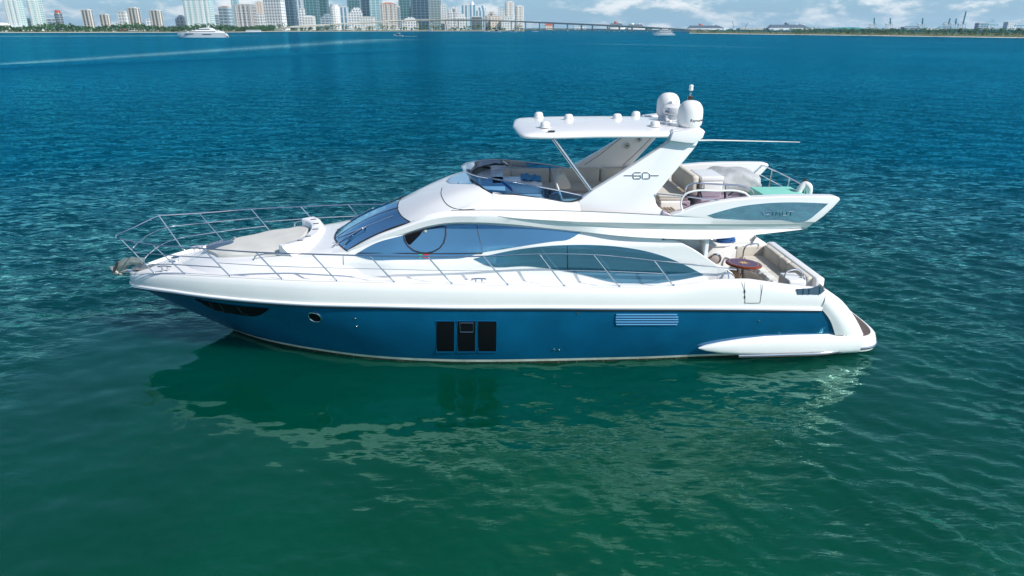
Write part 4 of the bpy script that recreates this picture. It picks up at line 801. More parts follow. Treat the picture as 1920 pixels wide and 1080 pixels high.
for i in (6, 10, 17, 22, 26):
    p = A1[i].lerp(A2[i], .5); mb = MB(); mb.box((p.x, p.y, bz(i)+.006), (.14, .04, .014), .005, rot=.2); part(mb, 'drain_slot', 'rubber', bs)

# anchor, roller, windlass, cleats
mb = MB(); mb.tube([U(262, 512, y=0), U(246, 513, y=0), U(236, 514, y=0)], .05, 8); mb.box(U(252, 509, y=0), (.5, .2, .07), .02); part(mb, 'bow_roller', 'steel', hull)
mb = MB(); sh = [U(268, 490, y=0), U(250, 489, y=0), U(237, 491, y=0), U(227, 499, y=0), U(222, 507, y=0)]; mb.tube(sh, [.10, .10, .11, .14, .08], 8, sub=None or 0)
sh2 = [U(227, 493, y=.05), U(224, 500, y=0), U(228, 508, y=0), U(238, 511, y=0)]; mb.tube(sh2, [.06, .10, .10, .06], 8)
anc = part(mb, 'anchor', 'wrap')
mb = MB(); A, B_, C_ = U(205, 499, y=-.06), U(213, 512, y=-.18), U(224, 503, y=0); D = U(217, 498, y=.22)
mb.add([A, B_, C_, D, U(210, 512, y=0), U(232, 515, y=-.05)], [(0, 1, 2), (0, 2, 3), (0, 4, 1), (0, 3, 4), (1, 4, 2), (4, 3, 2), (1, 4, 5), (4, 2, 5), (1, 5, 2)]); mb.tube([B_, U(224, 514, y=-.05), U(241, 515, y=0)], .035, 8); part(mb, 'fluke', 'galv', anc, smooth=False)
mb = MB(); mb.tube([U(220, 492, y=-.14), U(217, 501, y=-.16), U(213, 511, y=-.2)], .03, 6); part(mb, 'lashing', 'rubber', anc)
wz = 1.84; mb = MB(); mb.lathe([(.15, 0), (.15, .05), (.12, .07), (.10, .12), (.075, .16), (.09, .2), (.10, .23), (.06, .25), (.001, .252)], (-8.03, 0, wz), 20); wl = part(mb, 'windlass', 'steel')
mb = MB(); mb.tube([(-8.15, -.02, wz+.06), (-8.4, -.03, wz+.03), (-8.8, 0, wz-.03), (-9.15, 0, wz-.1)], .022, 6); part(mb, 'anchor_chain', 'galv', wl)
mb = MB(); mb.box((-8.85, .02, 1.80), (.55, .26, .06), .02); part(mb, 'chain_plate', 'galv', wl)
def cleat(a, y, z, rot=0.0):
    mb = MB(); ca_, sa_ = math.cos(rot), math.sin(rot)
    f = lambda u, h: (a+u*ca_, y+u*sa_, z+h)
    mb.tube([f(-.17, .105), f(-.1, .115), f(.1, .115), f(.17, .105)], .022, 8, sub=8)
    for u in (-.07, .07): mb.tube([f(u, -.02), f(u, .11)], .022, 8)
    part(mb, 'cleat', 'steel')
p = U(310, 508, y=-.72); cleat(p.x, p.y, zE(p.x)-.045, -.1)
p = U(370, 463, y=.95); cleat(p.x, p.y, zE(p.x)-.06, .35)
cleat(-.3, -2.34, 2.10); cleat(-.3, 2.34, 2.10)

# ---- cabin side (analytic, so the glass can lie on it)
yB = cub([(-4.6, 1.84), (-3.42, 1.83), (-2.2, 1.98), (0, 2.04), (2, 2.07), (4, 2.10), (5.8, 2.12)])
def cab(a, z):
    lean_lo = .06*sm(-1, 2.5, a)                      # low down it leans out a little
    y = yB(a)-.03+lean_lo*(min(z, 2.95)-2.1)/.85 if z < 2.95 else yB(a)-.03+lean_lo
    k = lerp(.34, .22, sm(-1.5, 3, a)); y -= k*max(0, z-2.45)*(1-sm(-1.0, 1.5, a)) + lerp(.12, .42, sm(-1, 1.5, a))*max(0, z-2.88)
    y -= .05*max(0, -2.2-a)
    return -y
wt = [(664, 478), (704, 456), (756, 441), (798, 428), (834, 421.5), (894, 420.5), (965, 425), (1088, 435.5)]
wb = [(664.5, 478.5), (694, 486.5), (740, 486.5), (834, 485), (866, 483.6), (905, 473), (938, 467.5), (991, 459), (1040, 452), (1065, 449), (1088, 436.5)]
lt = [(888, 485), (923, 477), (965, 468.5), (1017, 462), (1100, 459), (1165, 463), (1220, 473), (1283, 496), (1318, 514.5)]
lb = [(888.5, 485.8), (912, 497), (991, 499), (1069, 510), (1100, 516.6), (1150, 529), (1185, 532), (1220, 532), (1265, 526), (1318, 516)]
# flybridge shell curves (photo point and half-breadth)
F0 = [(651, 472, -1.67), (704, 453.5, -1.66), (756, 438.5, -1.68), (798, 425, -1.72), (834, 418.5, -1.74), (894, 417, -1.78), (965, 421, -1.84), (1030, 428, -1.90), (1088, 434, -1.95), (1160, 442, -2.0), (1240, 447, -2.03), (1340, 448, -2.03), (1400, 442, -2.0), (1504, 430.5, -1.96)]
F1 = [(652, 470, -1.69), (706, 446, -1.72), (757, 428, -1.76), (800, 414, -1.80), (836, 407, -1.83), (894, 406, -1.90), (965, 409, -1.96), (1030, 414, -2.0), (1088, 421, -2.06), (1160, 427, -2.10), (1240, 430, -2.13), (1340, 431, -2.13), (1400, 431, -2.12), (1512, 428, -2.05)]
F2 = [(652.5, 469, -1.66), (709, 442, -1.69), (760, 423, -1.73), (802, 408, -1.77), (838, 402, -1.80), (894, 401, -1.88), (965, 409, -1.97), (1030, 413, -2.05), (1088, 416, -2.12), (1160, 417.5, -2.15), (1240, 419, -2.17), (1340, 420, -2.17), (1400, 420, -2.17), (1523, 419.5, -2.13)]
F3 = [(653, 468, -1.62), (712, 438.5, -1.64), (763, 419.5, -1.66), (803, 402.5, -1.70), (838, 396, -1.74), (894, 394, -1.82), (965, 394, -1.88), (1030, 394.5, -1.93), (1088, 396, -2.0), (1160, 399, -2.08), (1262, 404.5, -2.14), (1330, 409, -2.17), (1400, 413, -2.19), (1526, 416.5, -2.15)]
NF = 90
F0 = [(x, y, F1[i][2]+(.025 if x < 1150 else -.05)) for i, (x, y, d) in enumerate(F0)]
F1 = [(x, y, d+(.05 if x > 1150 else 0)) for x, y, d in F1]
fc = [cr([U(x, y, y=d) for x, y, d in c], NF) for c in (F0, F1, F2, F3)]
def ev(c, a):                         # point of a fore-and-aft curve at station a
    for i in range(len(c)-1):
        if c[i+1].x >= a: t = (a-c[i].x)/max(1e-6, c[i+1].x-c[i].x); return c[i].lerp(c[i+1], min(1, max(0, t)))
    return c[-1].copy()
# side wall of the cabin up to the eyebrow
mb = MB(); cs = [lerp(-3.42, 5.25, i/90) for i in range(91)]
def z_low(a): return zE(a)-.11
wing = cub([(3.9, 3.0), (4.15, 2.98), (4.55, 2.80), (4.95, 2.55), (5.25, 2.34)])
def z_top(a):
    if a < -3.25: return lerp(2.42, 2.62, sm(-4.3, -3.25, a))
    t = ev(fc[0], a).z; return t+.02 if a < 3.9 else min(t+.02, wing(a))
mb.grid([[Vector((a, cab(a, z), z)) for z in [lerp(z_low(a), z_top(a), j/22) for j in range(23)]] for a in cs], mirror=True)
cabin = part(mb, 'cabin_side', 'gel')
def wing_thick():
    e = [Vector((a, cab(a, z_top(a)), z_top(a))) for a in [lerp(3.95, 5.25, i/20) for i in range(21)]]
    tail = [Vector((5.45, -2.11, 2.27)), Vector((5.6, -2.12, 2.17)), Vector((5.66, -2.12, 2.08)), Vector((5.66, -2.13, 1.98))]
    e += tail; low = [Vector((5.25, cab(5.25, z), z)) for z in (2.34, 2.2, 2.05)]
    for s in (1, -1):
        f = lambda rows: [[Vector((p.x, p.y*s, p.z)) for p in r] for r in rows]; mb = MB()
        mb.grid(f([[p for p in e], [p+Vector((0.0, .03, .02)) for p in e], [p+Vector((0, .20, .01)) for p in e], [p+Vector((0, .22, -.25)) for p in e]]))
        mb.grid(f([low, [Vector((5.45, -2.12, 2.27)), Vector((5.45, -2.13, 2.15)), Vector((5.45, -2.14, 2.03))], [Vector((5.66, -2.12, 2.08)), Vector((5.66, -2.14, 2.05)), Vector((5.66, -2.15, 1.98))]]))
        part(mb, 'cockpit_wing', 'gel', cabin)
wing_thick()
sw = part(patch(wt, wb, 60, cab, .012, .06, rows=10), 'side_window', 'sideglass', cabin)
lw = part(patch(lt, lb, 60, cab, .012, .06, rows=10), 'saloon_window', 'saloonglass', cabin)
def line_on(pts, r, name, m, parent, off=.02, sub=16):
    mb = MB(); mb.tube([UF(x, y, cab)-Vector((0, off, 0)) for x, y in pts], r, 6, sub=sub); return part(mb, name, m, parent)
line_on([(894, 421), (899, 445), (905, 472)], .006, 'glass_joint', 'rubber', sw)
line_on([(671, 474), (760, 474.5), (830, 475), (905, 474)], .012, 'glass_joint', 'rubber', sw)
line_on([(1064, 460), (1064.5, 485), (1065, 508)], .006, 'glass_joint', 'rubber', lw)
ring = [(757, 441), (759, 450), (765, 460), (775, 468.5), (788, 473), (799, 474), (812, 471.5), (824, 465), (832, 455), (836, 441), (836.5, 425), (825, 424.5), (800, 429), (780, 434)]
mb = MB(); rp = [UF(x, y, cab)-Vector((0, .022, 0)) for x, y in ring]; mb.tube(rp, .016, 8, closed=True); ow = part(mb, 'opening_light', 'rubber', sw)
mb = MB(); P = [UF(x, y, cab)-Vector((0, .018, 0)) for x, y in ((759, 442), (761, 451), (766, 458), (770, 458), (788, 440), (794, 431), (775, 436))]; mb.add(P, [list(range(len(P)))]); part(mb, 'shade', 'dark', ow, fixn=False)
mb = MB(); mb.lathe([(.032, 0), (.032, .02), (.001, .03)], UF(798, 433, cab)-Vector((0, .02, 0)), 16, axis=(0, -1, 0)); part(mb, 'catch', 'dash', ow)
for x0, y0, x1, y1, m_ in ((785, 476, 792, 478.3, 'green'), (793.5, 476, 804, 478.3, 'red'), (786, 480.2, 791.5, 483.5, 'green'), (793.5, 480.2, 802, 483.6, 'red')):
    mb = MB(); P = [UF(x, y, cab)-Vector((0, .016, 0)) for x, y in ((x0, y0), (x1, y0), (x1, y1), (x0, y1))]; mb.prism(P, (0, -.006, 0)); part(mb, 'navigation_sticker', m_, sw)

# ---- flybridge shell
mb = MB(); XS = [lerp(fc[0][0].x, fc[0][-1].x, i/120) for i in range(121)]
def shell(c, a0, a1, n=110):
    return [ev(c, lerp(max(a0, c[0].x), min(a1, c[-1].x), i/n)) for i in range(n+1)]
SH = [shell(c, -9, 9) for c in fc]
soffit = [Vector((p.x, p.y+.35, p.z+.05)) for p in SH[0]]; soff2 = [Vector((p.x, min(0, p.y+1.2), p.z+.08)) for p in SH[0]]; soff3 = [Vector((p.x, 0, p.z+.10)) for p in SH[0]]
i0 = next(i for i, p in enumerate(SH[0]) if p.x > 3.2)
mb.grid(SH, mirror=True); mb.grid([s[i0:] for s in (SH[0], soffit, soff2, soff3)], mirror=True)
e_ = [s[-1] for s in SH]; mb.add(e_+[Vector((p.x, -p.y, p.z)) for p in reversed(e_)], [list(range(8))])
fly = part(mb, 'flybridge_shell', 'gel', ang=28)
# upper coaming from the shoulder line up
CT = [(890, 338, -1.02), (921, 359.5, -1.50), (968, 365, -1.60), (1015, 370, -1.63), (1070, 378, -1.66), (1086, 377, -1.66)]
ctp = cr([U(x, y, y=d) for x, y, d in CT], 40)
roofz = cub([(-2.35, 3.38), (-2.1, 3.47), (-1.7, 3.62), (-1.2, 3.80), (-.8, 3.93), (-.55, 4.03), (-.3, 4.09), (0.6, 4.09)])
# roof: from the windshield's top edge to the flybridge windscreen
def roof_row(t, n=24):               # t: 0 along the windshield head, 1 at the windscreen base
    h0 = [Vector((-1.84, -1.52, 3.345)), Vector((-2.08, -1.1, 3.36)), Vector((-2.24, -.6, 3.42)), Vector((-2.28, 0, 3.46))]
    h1 = [Vector((.02, -1.54, 3.985)), Vector((-.2, -1.30, 4.06)), Vector((-.42, -.85, 4.08)), Vector((-.52, 0, 4.07))]
    hm = [Vector((-.78, -1.70, 3.66)), Vector((-1.12, -1.30, 3.80)), Vector((-1.32, -.75, 3.82)), Vector((-1.40, 0, 3.80))]
    A, B, C = cr(h0, n), cr(hm, n), cr(h1, n)
    return [ (A[i]*(1-t)*(1-2*t)+B[i]*4*t*(1-t)*1.0+C[i]*t*(2*t-1)) for i in range(n)]
mb = MB(); mb.grid([roof_row(j/20) for j in range(21)], mirror=True)
sh3 = fc[3]
edge = [roof_row(j/20)[0] for j in range(21)]
mb.grid([edge, [ev(sh3, p.x).lerp(p, .5)+Vector((0, -.02, .02)) for p in edge], [ev(sh3, p.x) for p in edge]], mirror=True)
cp2 = [p for p in ctp if p.x > 0.02]
cp2 = [edge[-1]]+cp2
mb.grid([[Vector((p.x, p.y+.10, p.z-.9)) for p in cp2], [Vector((p.x, p.y+.09, p.z-.02)) for p in cp2], [Vector((p.x, p.y+.03, p.z)) for p in cp2], [p+Vector((0, -.012, -.02)) for p in cp2], [ev(sh3, p.x).lerp(p, .66)+Vector((0, -.035, .0)) for p in cp2], [ev(sh3, p.x).lerp(p, .3)+Vector((0, -.03, 0)) for p in cp2], [ev(sh3, p.x) for p in cp2]], mirror=True)
roof = part(mb, 'cabin_roof', 'gel', ang=40)

# windshield, with the saloon behind it
ws_b = [Vector((-3.34, -1.63, 2.70)), Vector((-3.62, -1.1, 2.68)), Vector((-3.84, -.5, 2.685)), Vector((-3.9, 0, 2.69))]
ws_t = [Vector((-1.86, -1.53, 3.34)), Vector((-2.09, -1.1, 3.355)), Vector((-2.25, -.6, 3.415)), Vector((-2.29, 0, 3.455))]
def wsp(n=24):
    A = cr(ws_b, n); B = cr(ws_t, n); B_ = [Vector((p.x, p.y, p.z)) for p in B]; Mi = [A[i].lerp(B_[i], .5)+Vector((-.04, -.03*abs(A[i].y), .07)) for i in range(n)]
    return A, Mi, B_
A, Mi, B_ = wsp(); full = lambda r: r+[Vector((p.x, -p.y, p.z)) for p in reversed(r[:-1])]
rows = []
for j in range(13):
    t = j/12; rows.append([A[i]*(1-t)*(1-2*t)+Mi[i]*4*t*(1-t)+B_[i]*t*(2*t-1) for i in range(24)])
mb = MB(); mb.grid([full(r) for r in rows]); wsh = part(mb, 'windshield', 'screen', fixn=False)
mb = MB(); mb.tube(full(rows[0]), .018, 6); mb.tube(full(rows[-1]), .014, 6); mb.tube([r[0] for r in rows], .016, 6); mb.tube([Vector((r[0].x, -r[0].y, r[0].z)) for r in rows], .016, 6); part(mb, 'windshield_frame', 'rubber', wsh)
for s in (-.42, .42):
    mb = MB(); mb.tube([Vector((r[23].x+.06*abs(s)+.03, s*(1.3-.1*j/12), r[23].z-.03)) for j, r in enumerate(rows)], .022, 6); part(mb, 'mullion', 'rubber', wsh)
mb = MB(); ds = [(-3.75, 2.62), (-3.3, 2.66), (-2.7, 2.64), (-2.3, 2.55), (-2.2, 2.2), (-2.0, 1.9)]
mb.grid([[(a+.35*(s*s), s*1.5, z) for a, z in ds] for s in [j/8 for j in range(-8, 9)]]); part(mb, 'dashboard', 'dash')
mb = MB(); mb.box((-1.6, 0, 2.45), (.08, 3.2, 1.6), 0); part(mb, 'saloon_dark_panel', 'inside')  # added dark panel; the unlit saloon is put into its colour
def wiper(p0, p1, p2, p3):
    mb = MB(); P = [Vector(p) for p in (p0, p1)]; mb.tube(P, .022, 6); mb.tube([Vector(p2), Vector(p3)], .020, 6); mb.tube([P[0], P[0]+Vector((0, 0, -.08))], .04, 8); mb.tube([P[1], (Vector(p2)+Vector(p3))/2], .016, 6); return mb
part(wiper(U(626, 461, y=-1.2), U(680, 428, y=-1.1), U(634, 449, y=-1.0)+Vector((0, 0, .04)), U(738, 405, y=-.95)), 'wiper', 'steel', wsh)
part(wiper(U(626, 435, y=0.3), U(690, 400, y=.35), U(652, 420, y=.4), U(722, 382, y=.5)), 'wiper', 'steel', wsh)
part(wiper(U(656, 413, y=1.2), U(700, 390, y=1.2), U(660, 412, y=1.15), U(730, 378, y=1.1)), 'wiper', 'steel', wsh)
# ---- flybridge windscreen
rim = cr([(-.70, 0, 4.32), (-.60, -.5, 4.31), (-.34, -.93, 4.285), (.12, -1.25, 4.265), (.8, -1.43, 4.18), (1.5, -1.56, 4.07), (2.10, -1.64, 3.95)], 44)
bs_ = cr([(-.50, 0, 4.075), (-.43, -.55, 4.09), (-.26, -1.08, 4.085), (.03, -1.50, 3.99), (.6, -1.585, 3.965), (1.2, -1.63, 3.88), (1.82, -1.655, 3.81), (2.08, -1.655, 3.89)], 44)
mb = MB(); mb.grid([full2 for full2 in ([Vector((p.x, -p.y, p.z)) for p in reversed(c[1:])]+c for c in (bs_, [a.lerp(b, .5)+Vector((0, 0, -.015)) for a, b in zip(bs_, rim)], rim))]); fw = part(mb, 'flybridge_windscreen', 'flyscreen', fixn=False)
mb = MB(); mb.tube([Vector((p.x, -p.y, p.z)) for p in reversed(rim[1:])]+rim, .017, 8); part(mb, 'windscreen_rim', 'steel', fw)
mb = MB(); mb.tube([Vector((p.x, -p.y, p.z)) for p in reversed(bs_[1:])]+bs_, .020, 6); part(mb, 'windscreen_gasket', 'rubber', fw)
for s in (-1, 1):
    mb = MB(); mb.prism([Vector((.16, s*1.27, 4.27)), Vector((.26, s*1.30, 4.26)), Vector((.68, s*1.60, 3.965)), Vector((.56, s*1.585, 3.97))], (0, -s*.012, 0)); part(mb, 'windscreen_strut', 'steel', fw)
from mathutils.bvhtree import BVHTree
def on_mesh(o, pts, n=30):           # photo points laid onto a finished mesh of the yacht
    me = o.data; tree = BVHTree.FromPolygons([v.co for v in me.vertices], [p.vertices for p in me.polygons]); out = []
    org = Vector((CY*-X0 + SY*-CAM_D, -SY*-X0 + CY*-CAM_D, CAM_H))
    for q in cr([(x, y, 0) for x, y in pts], n):
        d = (U(q.x, q.y, y=0)-org).normalized(); h = tree.ray_cast(org, d)[0]
        if h is not None: out.append(h-d*.004)
    return out
mb = MB(); mb.tube([p+Vector((0, -.004, .002)) for p in SH[3] if -.9 < p.x < 4.2], .006, 5); part(mb, 'coaming_seam', 'rubber', fly)
mb = MB(); mb.tube([p+Vector((0, -.004, 0)) for p in SH[2] if .1 < p.x < 7.1], .005, 5); part(mb, 'eyebrow_line', 'dash', fly)  # thin grey line drawn along the eyebrow crease
mb = MB(); mb.tube([Vector((a, -(yE(a)+.002), zE(a)-.012)) for a in AA if a < 4.2], .006, 5); part(mb, 'deck_seam', 'dash', hull)
sm_ = on_mesh(roof, [(829, 352), (827, 362), (831, 374), (839, 384), (850, 390), (866, 393), (890, 392)], 40)
mb = MB(); mb.tube(sm_, .008, 5); part(mb, 'roof_seam', 'rubber', roof)
mb = MB(); mb.lathe([(.09, -.05), (.085, .03), (.05, .07), (.001, .08)], (-.72, -.45, 3.96), 18); part(mb, 'searchlight', 'gel')
# ---- aft wings of the flybridge
wing_top = [(1258, 405), (1280, 397.5), (1310, 386), (1345, 378.5), (1380, 374), (1420, 370.5), (1470, 368.5), (1530, 368), (1566, 368.5), (1574, 370.5), (1576, 375), (1562, 390), (1543, 407), (1528, 418), (1400, 415), (1330, 411)]
WY = -2.165
for s in (-1, 1):
    P = [U(x, y, y=WY) for x, y in wing_top]; P = [Vector((p.x, p.y if s < 0 else -p.y, p.z)) for p in P]
    mb = MB(); mb.prism(P, (0, -s*.26, 0), .045, seg=3); wg = part(mb, 'aft_wing', 'gel', fly)
    gt = [(1327, 403.5), (1355, 395), (1393, 386), (1424.6, 382), (1461, 379.6), (1509, 379.5), (1553, 381.4)]; gb = [(1327.5, 404), (1351, 411.8), (1380, 412), (1460, 412.4), (1515, 412.6), (1533, 398.7), (1552.5, 382)]
    mb = patch(gt, gb, 40, lambda a, z: WY, .008, .02)
    if s > 0: mb.v = [(x, -y, z) for x, y, z in mb.v]
    part(mb, 'wing_glass', 'wingglass', wg)
def strokes(name, lines, fy, r, m, parent, closed=()):
    mb = MB()
    for i, l in enumerate(lines):
        mb.tube([UF(x, y, fy) for x, y in l], r, 6, closed=i in closed)
    return part(mb, name, m, parent)
az = []
def AZ(x, pts): az.append([(x+u*8.2, 404.0-v*7.0) for u, v in pts])
x0 = 1425
AZ(x0, [(0, 0), (.5, 1), (1, 0)]); AZ(x0+11.4, [(0, 1), (1, 1), (0, 0), (1, 0)]); AZ(x0+22.3, [(.25, 0), (.25, 1)])
AZ(x0+30, [(0, 0), (.12, 1), (.5, .35), (.88, 1), (1, 0)]); AZ(x0+42.5, [(0, 1), (0, 0), (1, 0), (1, 1)]); AZ(x0+54, [(0, 1), (1.1, 1)]); AZ(x0+54, [(.5, 1), (.5, 0)])
strokes('maker_lettering', az, lambda a, z: WY-.016, .0075, 'steel', wg if False else fly)
# ---- radar arch legs
fy_a = lambda a, z: -1.725+.15*(z-3.6)
arch = [(1085, 378), (1112, 357.5), (1139, 341), (1165, 325), (1205, 299), (1235, 279.5), (1251, 268.5), (1257, 261), (1258, 252), (1262, 244), (1316, 241), (1322, 246), (1311, 263), (1304, 276), (1285, 299), (1258, 331), (1234, 360), (1229, 370), (1230, 381), (1236, 390), (1248, 398), (1265, 405.5), (1160, 400), (1088, 397)]
legs = []
for s in (-1, 1):
    P = [UF(x, y, fy_a) for x, y in arch]
    if s > 0: P = [Vector((p.x, -p.y, p.z)) for p in P]
    mb = MB(); mb.prism(P, (0, -s*.20, 0), .03, seg=3); legs.append(part(mb, 'arch_leg', 'gel'))
    P = [UF(x, y, lambda a, z: fy_a(a, z)-.16) for x, y in ((1256, 264), (1285, 268), (1301, 269), (1318, 259), (1323, 246), (1300, 243), (1262, 248))]
    if s > 0: P = [Vector((p.x, -p.y, p.z)) for p in P]
    mb = MB(); mb.prism(P, (0, -s*.30, 0), .03, seg=2); part(mb, 'arch_shelf', 'gel', legs[-1])
fyn = lambda a, z: fy_a(a, z)-.008
def rr(x0, y0, x1, y1): return [(x0+2, y0), (x1-1, y0), (x1, y0+1), (x1, y1-1), (x1-1, y1), (x0+2, y1), (x0, y1-1.5), (x0, y0+1.5)]
em = strokes('number_emblem', [[(1170.6, 329), (1186, 329)], [(1201.5, 323.5), (1190, 323.5), (1187.5, 325.5), (1187.5, 333), (1189.5, 335), (1200, 335), (1201.5, 333.5), (1201.5, 329.5), (1188, 329.5)], rr(1205, 323.5, 1218.3, 335), [(1220, 329), (1235, 329)]], fyn, .012, 'steel', legs[0], closed=(2,))
for px, py in ((1175.5, 273), (1198, 260.5)):
    c = UF(px, py, lambda a, z: 1.725-.15*(z-3.6)-.205); mb = MB(); mb.lathe([(.115, 0), (.115, .012), (.085, .018), (.08, .008), (.035, .004), (.03, .016), (.001, .018)], c, 24, axis=(0, -1, -.1)); sp_ = part(mb, 'speaker', 'vinyl', legs[1])
    mb = MB(); mb.lathe([(.078, .010), (.04, .008), (.038, .006)], c, 20, axis=(0, -1, -.1)); part(mb, 'speaker_cone', 'dash', sp_)
    mb = MB(); mb.lathe([(.026, .018), (.001, .024)], c, 16, axis=(0, -1, -.1)); part(mb, 'speaker_centre', 'inside', sp_)
line = [UF(x, y, lambda a, z: 1.725-.15*(z-3.6)-.203) for x, y in ((1096, 309), (1125, 290), (1165, 258))]
mb = MB(); mb.tube(line, .006, 5); mb.tube([UF(x, y, lambda a, z: 1.725-.15*(z-3.6)-.203) for x, y in ((1168, 310), (1195, 285), (1222, 258))], .006, 5); part(mb, 'panel_seam', 'rubber', legs[1])
# ---- hardtop
half = [(.57, 0), (.60, -.5), (.64, -1.0), (.69, -1.36), (.76, -1.50), (.92, -1.55), (2.4, -1.55), (3.8, -1.55), (4.45, -1.50), (4.8, -1.35), (4.95, -1.0), (4.98, -.5), (4.98, 0)]
hp = cr([(a, y, 0) for a, y in half], 60); hp = hp+[Vector((p.x, -p.y, 0)) for p in reversed(hp[1:-1])]
def hrow(k, z, drop=0.0): return [(2.8+(p.x-2.8)*k, p.y*k, z-.02*((p.x-2.6)/2.2)**2*(1 if k > .3 else 0)-drop*(p.y*k/1.55)**2) for p in hp]
mb = MB(); mb.grid([hrow(.02, 5.27), hrow(.6, 5.265, .02), hrow(.90, 5.25, .03), hrow(.965, 5.25, .03), hrow(.992, 5.262, .03), hrow(1.0, 5.285, .03), hrow(.998, 5.312, .03), hrow(.985, 5.335, .03), hrow(.95, 5.36, .03), hrow(.8, 5.40, .04), hrow(.55, 5.435, .05), hrow(.02, 5.45)], close=True)
mb.f += [tuple(range(len(hp))), tuple(len(mb.v)-len(hp)+i for i in range(len(hp)))]; mb.m += [0, 0]
ht = part(mb, 'hardtop', 'gel', ang=50)
mb = MB(); mb.tube([U(1033, 254, y=-1.42), U(1108, 357, y=-1.56)], .042, 14); mb.lathe([(.075, 0), (.07, .03), (.045, .05)], U(1109, 358, y=-1.56)-Vector((0, 0, .03)), 16); part(mb, 'hardtop_pole', 'steel')
def zh(a, y): return 5.45-.045*(y/1.5)**2-.02*((a-2.6)/2.2)**2-.04*max(abs(y)/1.5, abs(a-2.8)/2.2)**2
for px, py, y in ((1010, 224, .95), (1022, 239.5, -.93), (1066, 226.5, .15), (1157, 223, .15), (1192, 219, .98), (1228, 235, -.97)):
    p = U(px, py, y=y); z = zh(p.x, y)-.015; mb = MB(); mb.lathe([(.115, 0), (.112, .05), (.098, .10), (.07, .125), (.001, .135)], (p.x, y, z), 22); mb.lathe([(.128, 0), (.122, .012), (.11, .018)], (p.x, y, z), 22); part(mb, 'mushroom_antenna', 'vinyl', ht)
mb = MB(); p = U(1033, 247, y=-1.3); mb.box((p.x, -1.42, zh(p.x, -1.42)+.0), (.16, .05, .03), .01); part(mb, 'hardtop_fitting', 'rubber', ht)
def dome(a, y, r, h, z):
    mb = MB(); mb.lathe([(r*.80, 0), (r*.86, .02), (r*.95, .05), (r, .12), (r, h-r*.92), (r*.96, h-r*.66), (r*.85, h-r*.40), (r*.66, h-r*.17), (r*.40, h-r*.05), (r*.15, h-.004), (.001, h)], (a, y, z), 40); return part(mb, 'satellite_dome', 'vinyl')
p1 = (4.66, -.80); z1 = 5.37; d1 = dome(p1[0], p1[1], .285, .60, z1)
mb = MB(); mb.lathe([(.28, -.06), (.24, .0)], (p1[0], p1[1], z1), 28); part(mb, 'dome_base', 'gel', d1)
p2 = (4.53, .72); d2 = dome(p2[0], p2[1], .285, .58, 5.43); mb = MB(); mb.lathe([(.25, -.08), (.22, .0)], (p2[0], p2[1], 5.43), 28); part(mb, 'dome_base', 'gel', d2)
mb = MB(); mb.lathe([(.28, 0), (.325, .03), (.335, .10), (.32, .17), (.26, .215), (.001, .225)], (4.56, .02, 5.56), 36, sy=.9); rd = part(mb, 'radar_scanner', 'vinyl')
mb = MB(); mb.box((4.58, .02, 5.49), (.34, .30, .14), .03); mb.box((4.30, -.1, 5.49), (.05, .12, .14), .01); part(mb, 'radar_pedestal', 'gel', rd)
def text_on(txt, size, place, name, m, parent):
    cu = bpy.data.curves.new('t', 'FONT'); cu.body = txt; cu.size = size; cu.extrude = .002; cu.resolution_u = 3; cu.align_x = 'CENTER'; to = bpy.data.objects.new('t', cu); S.collection.objects.link(to)
    me = bpy.data.meshes.new_from_object(to.evaluated_get(bpy.context.evaluated_depsgraph_get())); bpy.data.objects.remove(to)
    mb = MB(); mb.add([place(v.co) for v in me.vertices], [tuple(f.vertices) for f in me.polygons]); return part(mb, name, m, parent, smooth=False, fixn=False)
def wrap(c, r, ang0, z): 
    return lambda v: (c[0]+(r+v.z+.003)*math.sin(ang0+v.x/r), c[1]-(r+v.z+.003)*math.cos(ang0+v.x/r), z+v.y)
text_on('Raymarine', .088, wrap(p1, .285, .42, 0), 'dome_lettering', 'ink', d1).location.z = z1+.14
text_on('MN', .085, wrap((4.56, .02), .33, -1.0, 0), 'radar_lettering', 'ink', rd).location.z = 5.56+.045
mb = MB(); f = wrap((4.56, .02), .33, -1.0, 5.56+.13); mb.prism([f(Vector((x, y, 0))) for x, y in ((.02, 0), (.055, 0), (.045, .035))], (0, -.004, 0)); part(mb, 'radar_mark', 'inkblue', rd)
text_on('E', .07, wrap((4.56, .02), .33, .15, 0), 'radar_letter', 'dash', rd).location.z = 5.56+.045
mb = MB(); mb.tube([(4.93, .12, 5.38), (4.90, .12, 6.12)], .028, 10); mb.tube([(4.86, .05, 5.4), (4.90, .12, 5.85)], .018, 6); ml = part(mb, 'mast', 'steel')
mb = MB(); mb.lathe([(.035, 0), (.05, .01), (.05, .06), (.04, .07), (.05, .08), (.05, .12), (.03, .14), (.001, .142)], (4.90, .12, 6.10), 16); part(mb, 'masthead_light', 'vinyl', ml)
mb = MB(); mb.box((4.90, .12, 5.93), (.12, .10, .10), .02); part(mb, 'horn', 'rubber', ml)
mb = MB(); A = U(1299, 263.5, y=-1.62); mb.tube([A, U(1340, 263, y=-1.62), U(1500, 266.5, y=-1.62)], [.020, .016, .007], 8); mb.box(A+Vector((-.05, .03, -.01)), (.16, .06, .05), .012); part(mb, 'whip_antenna', 'vinyl')

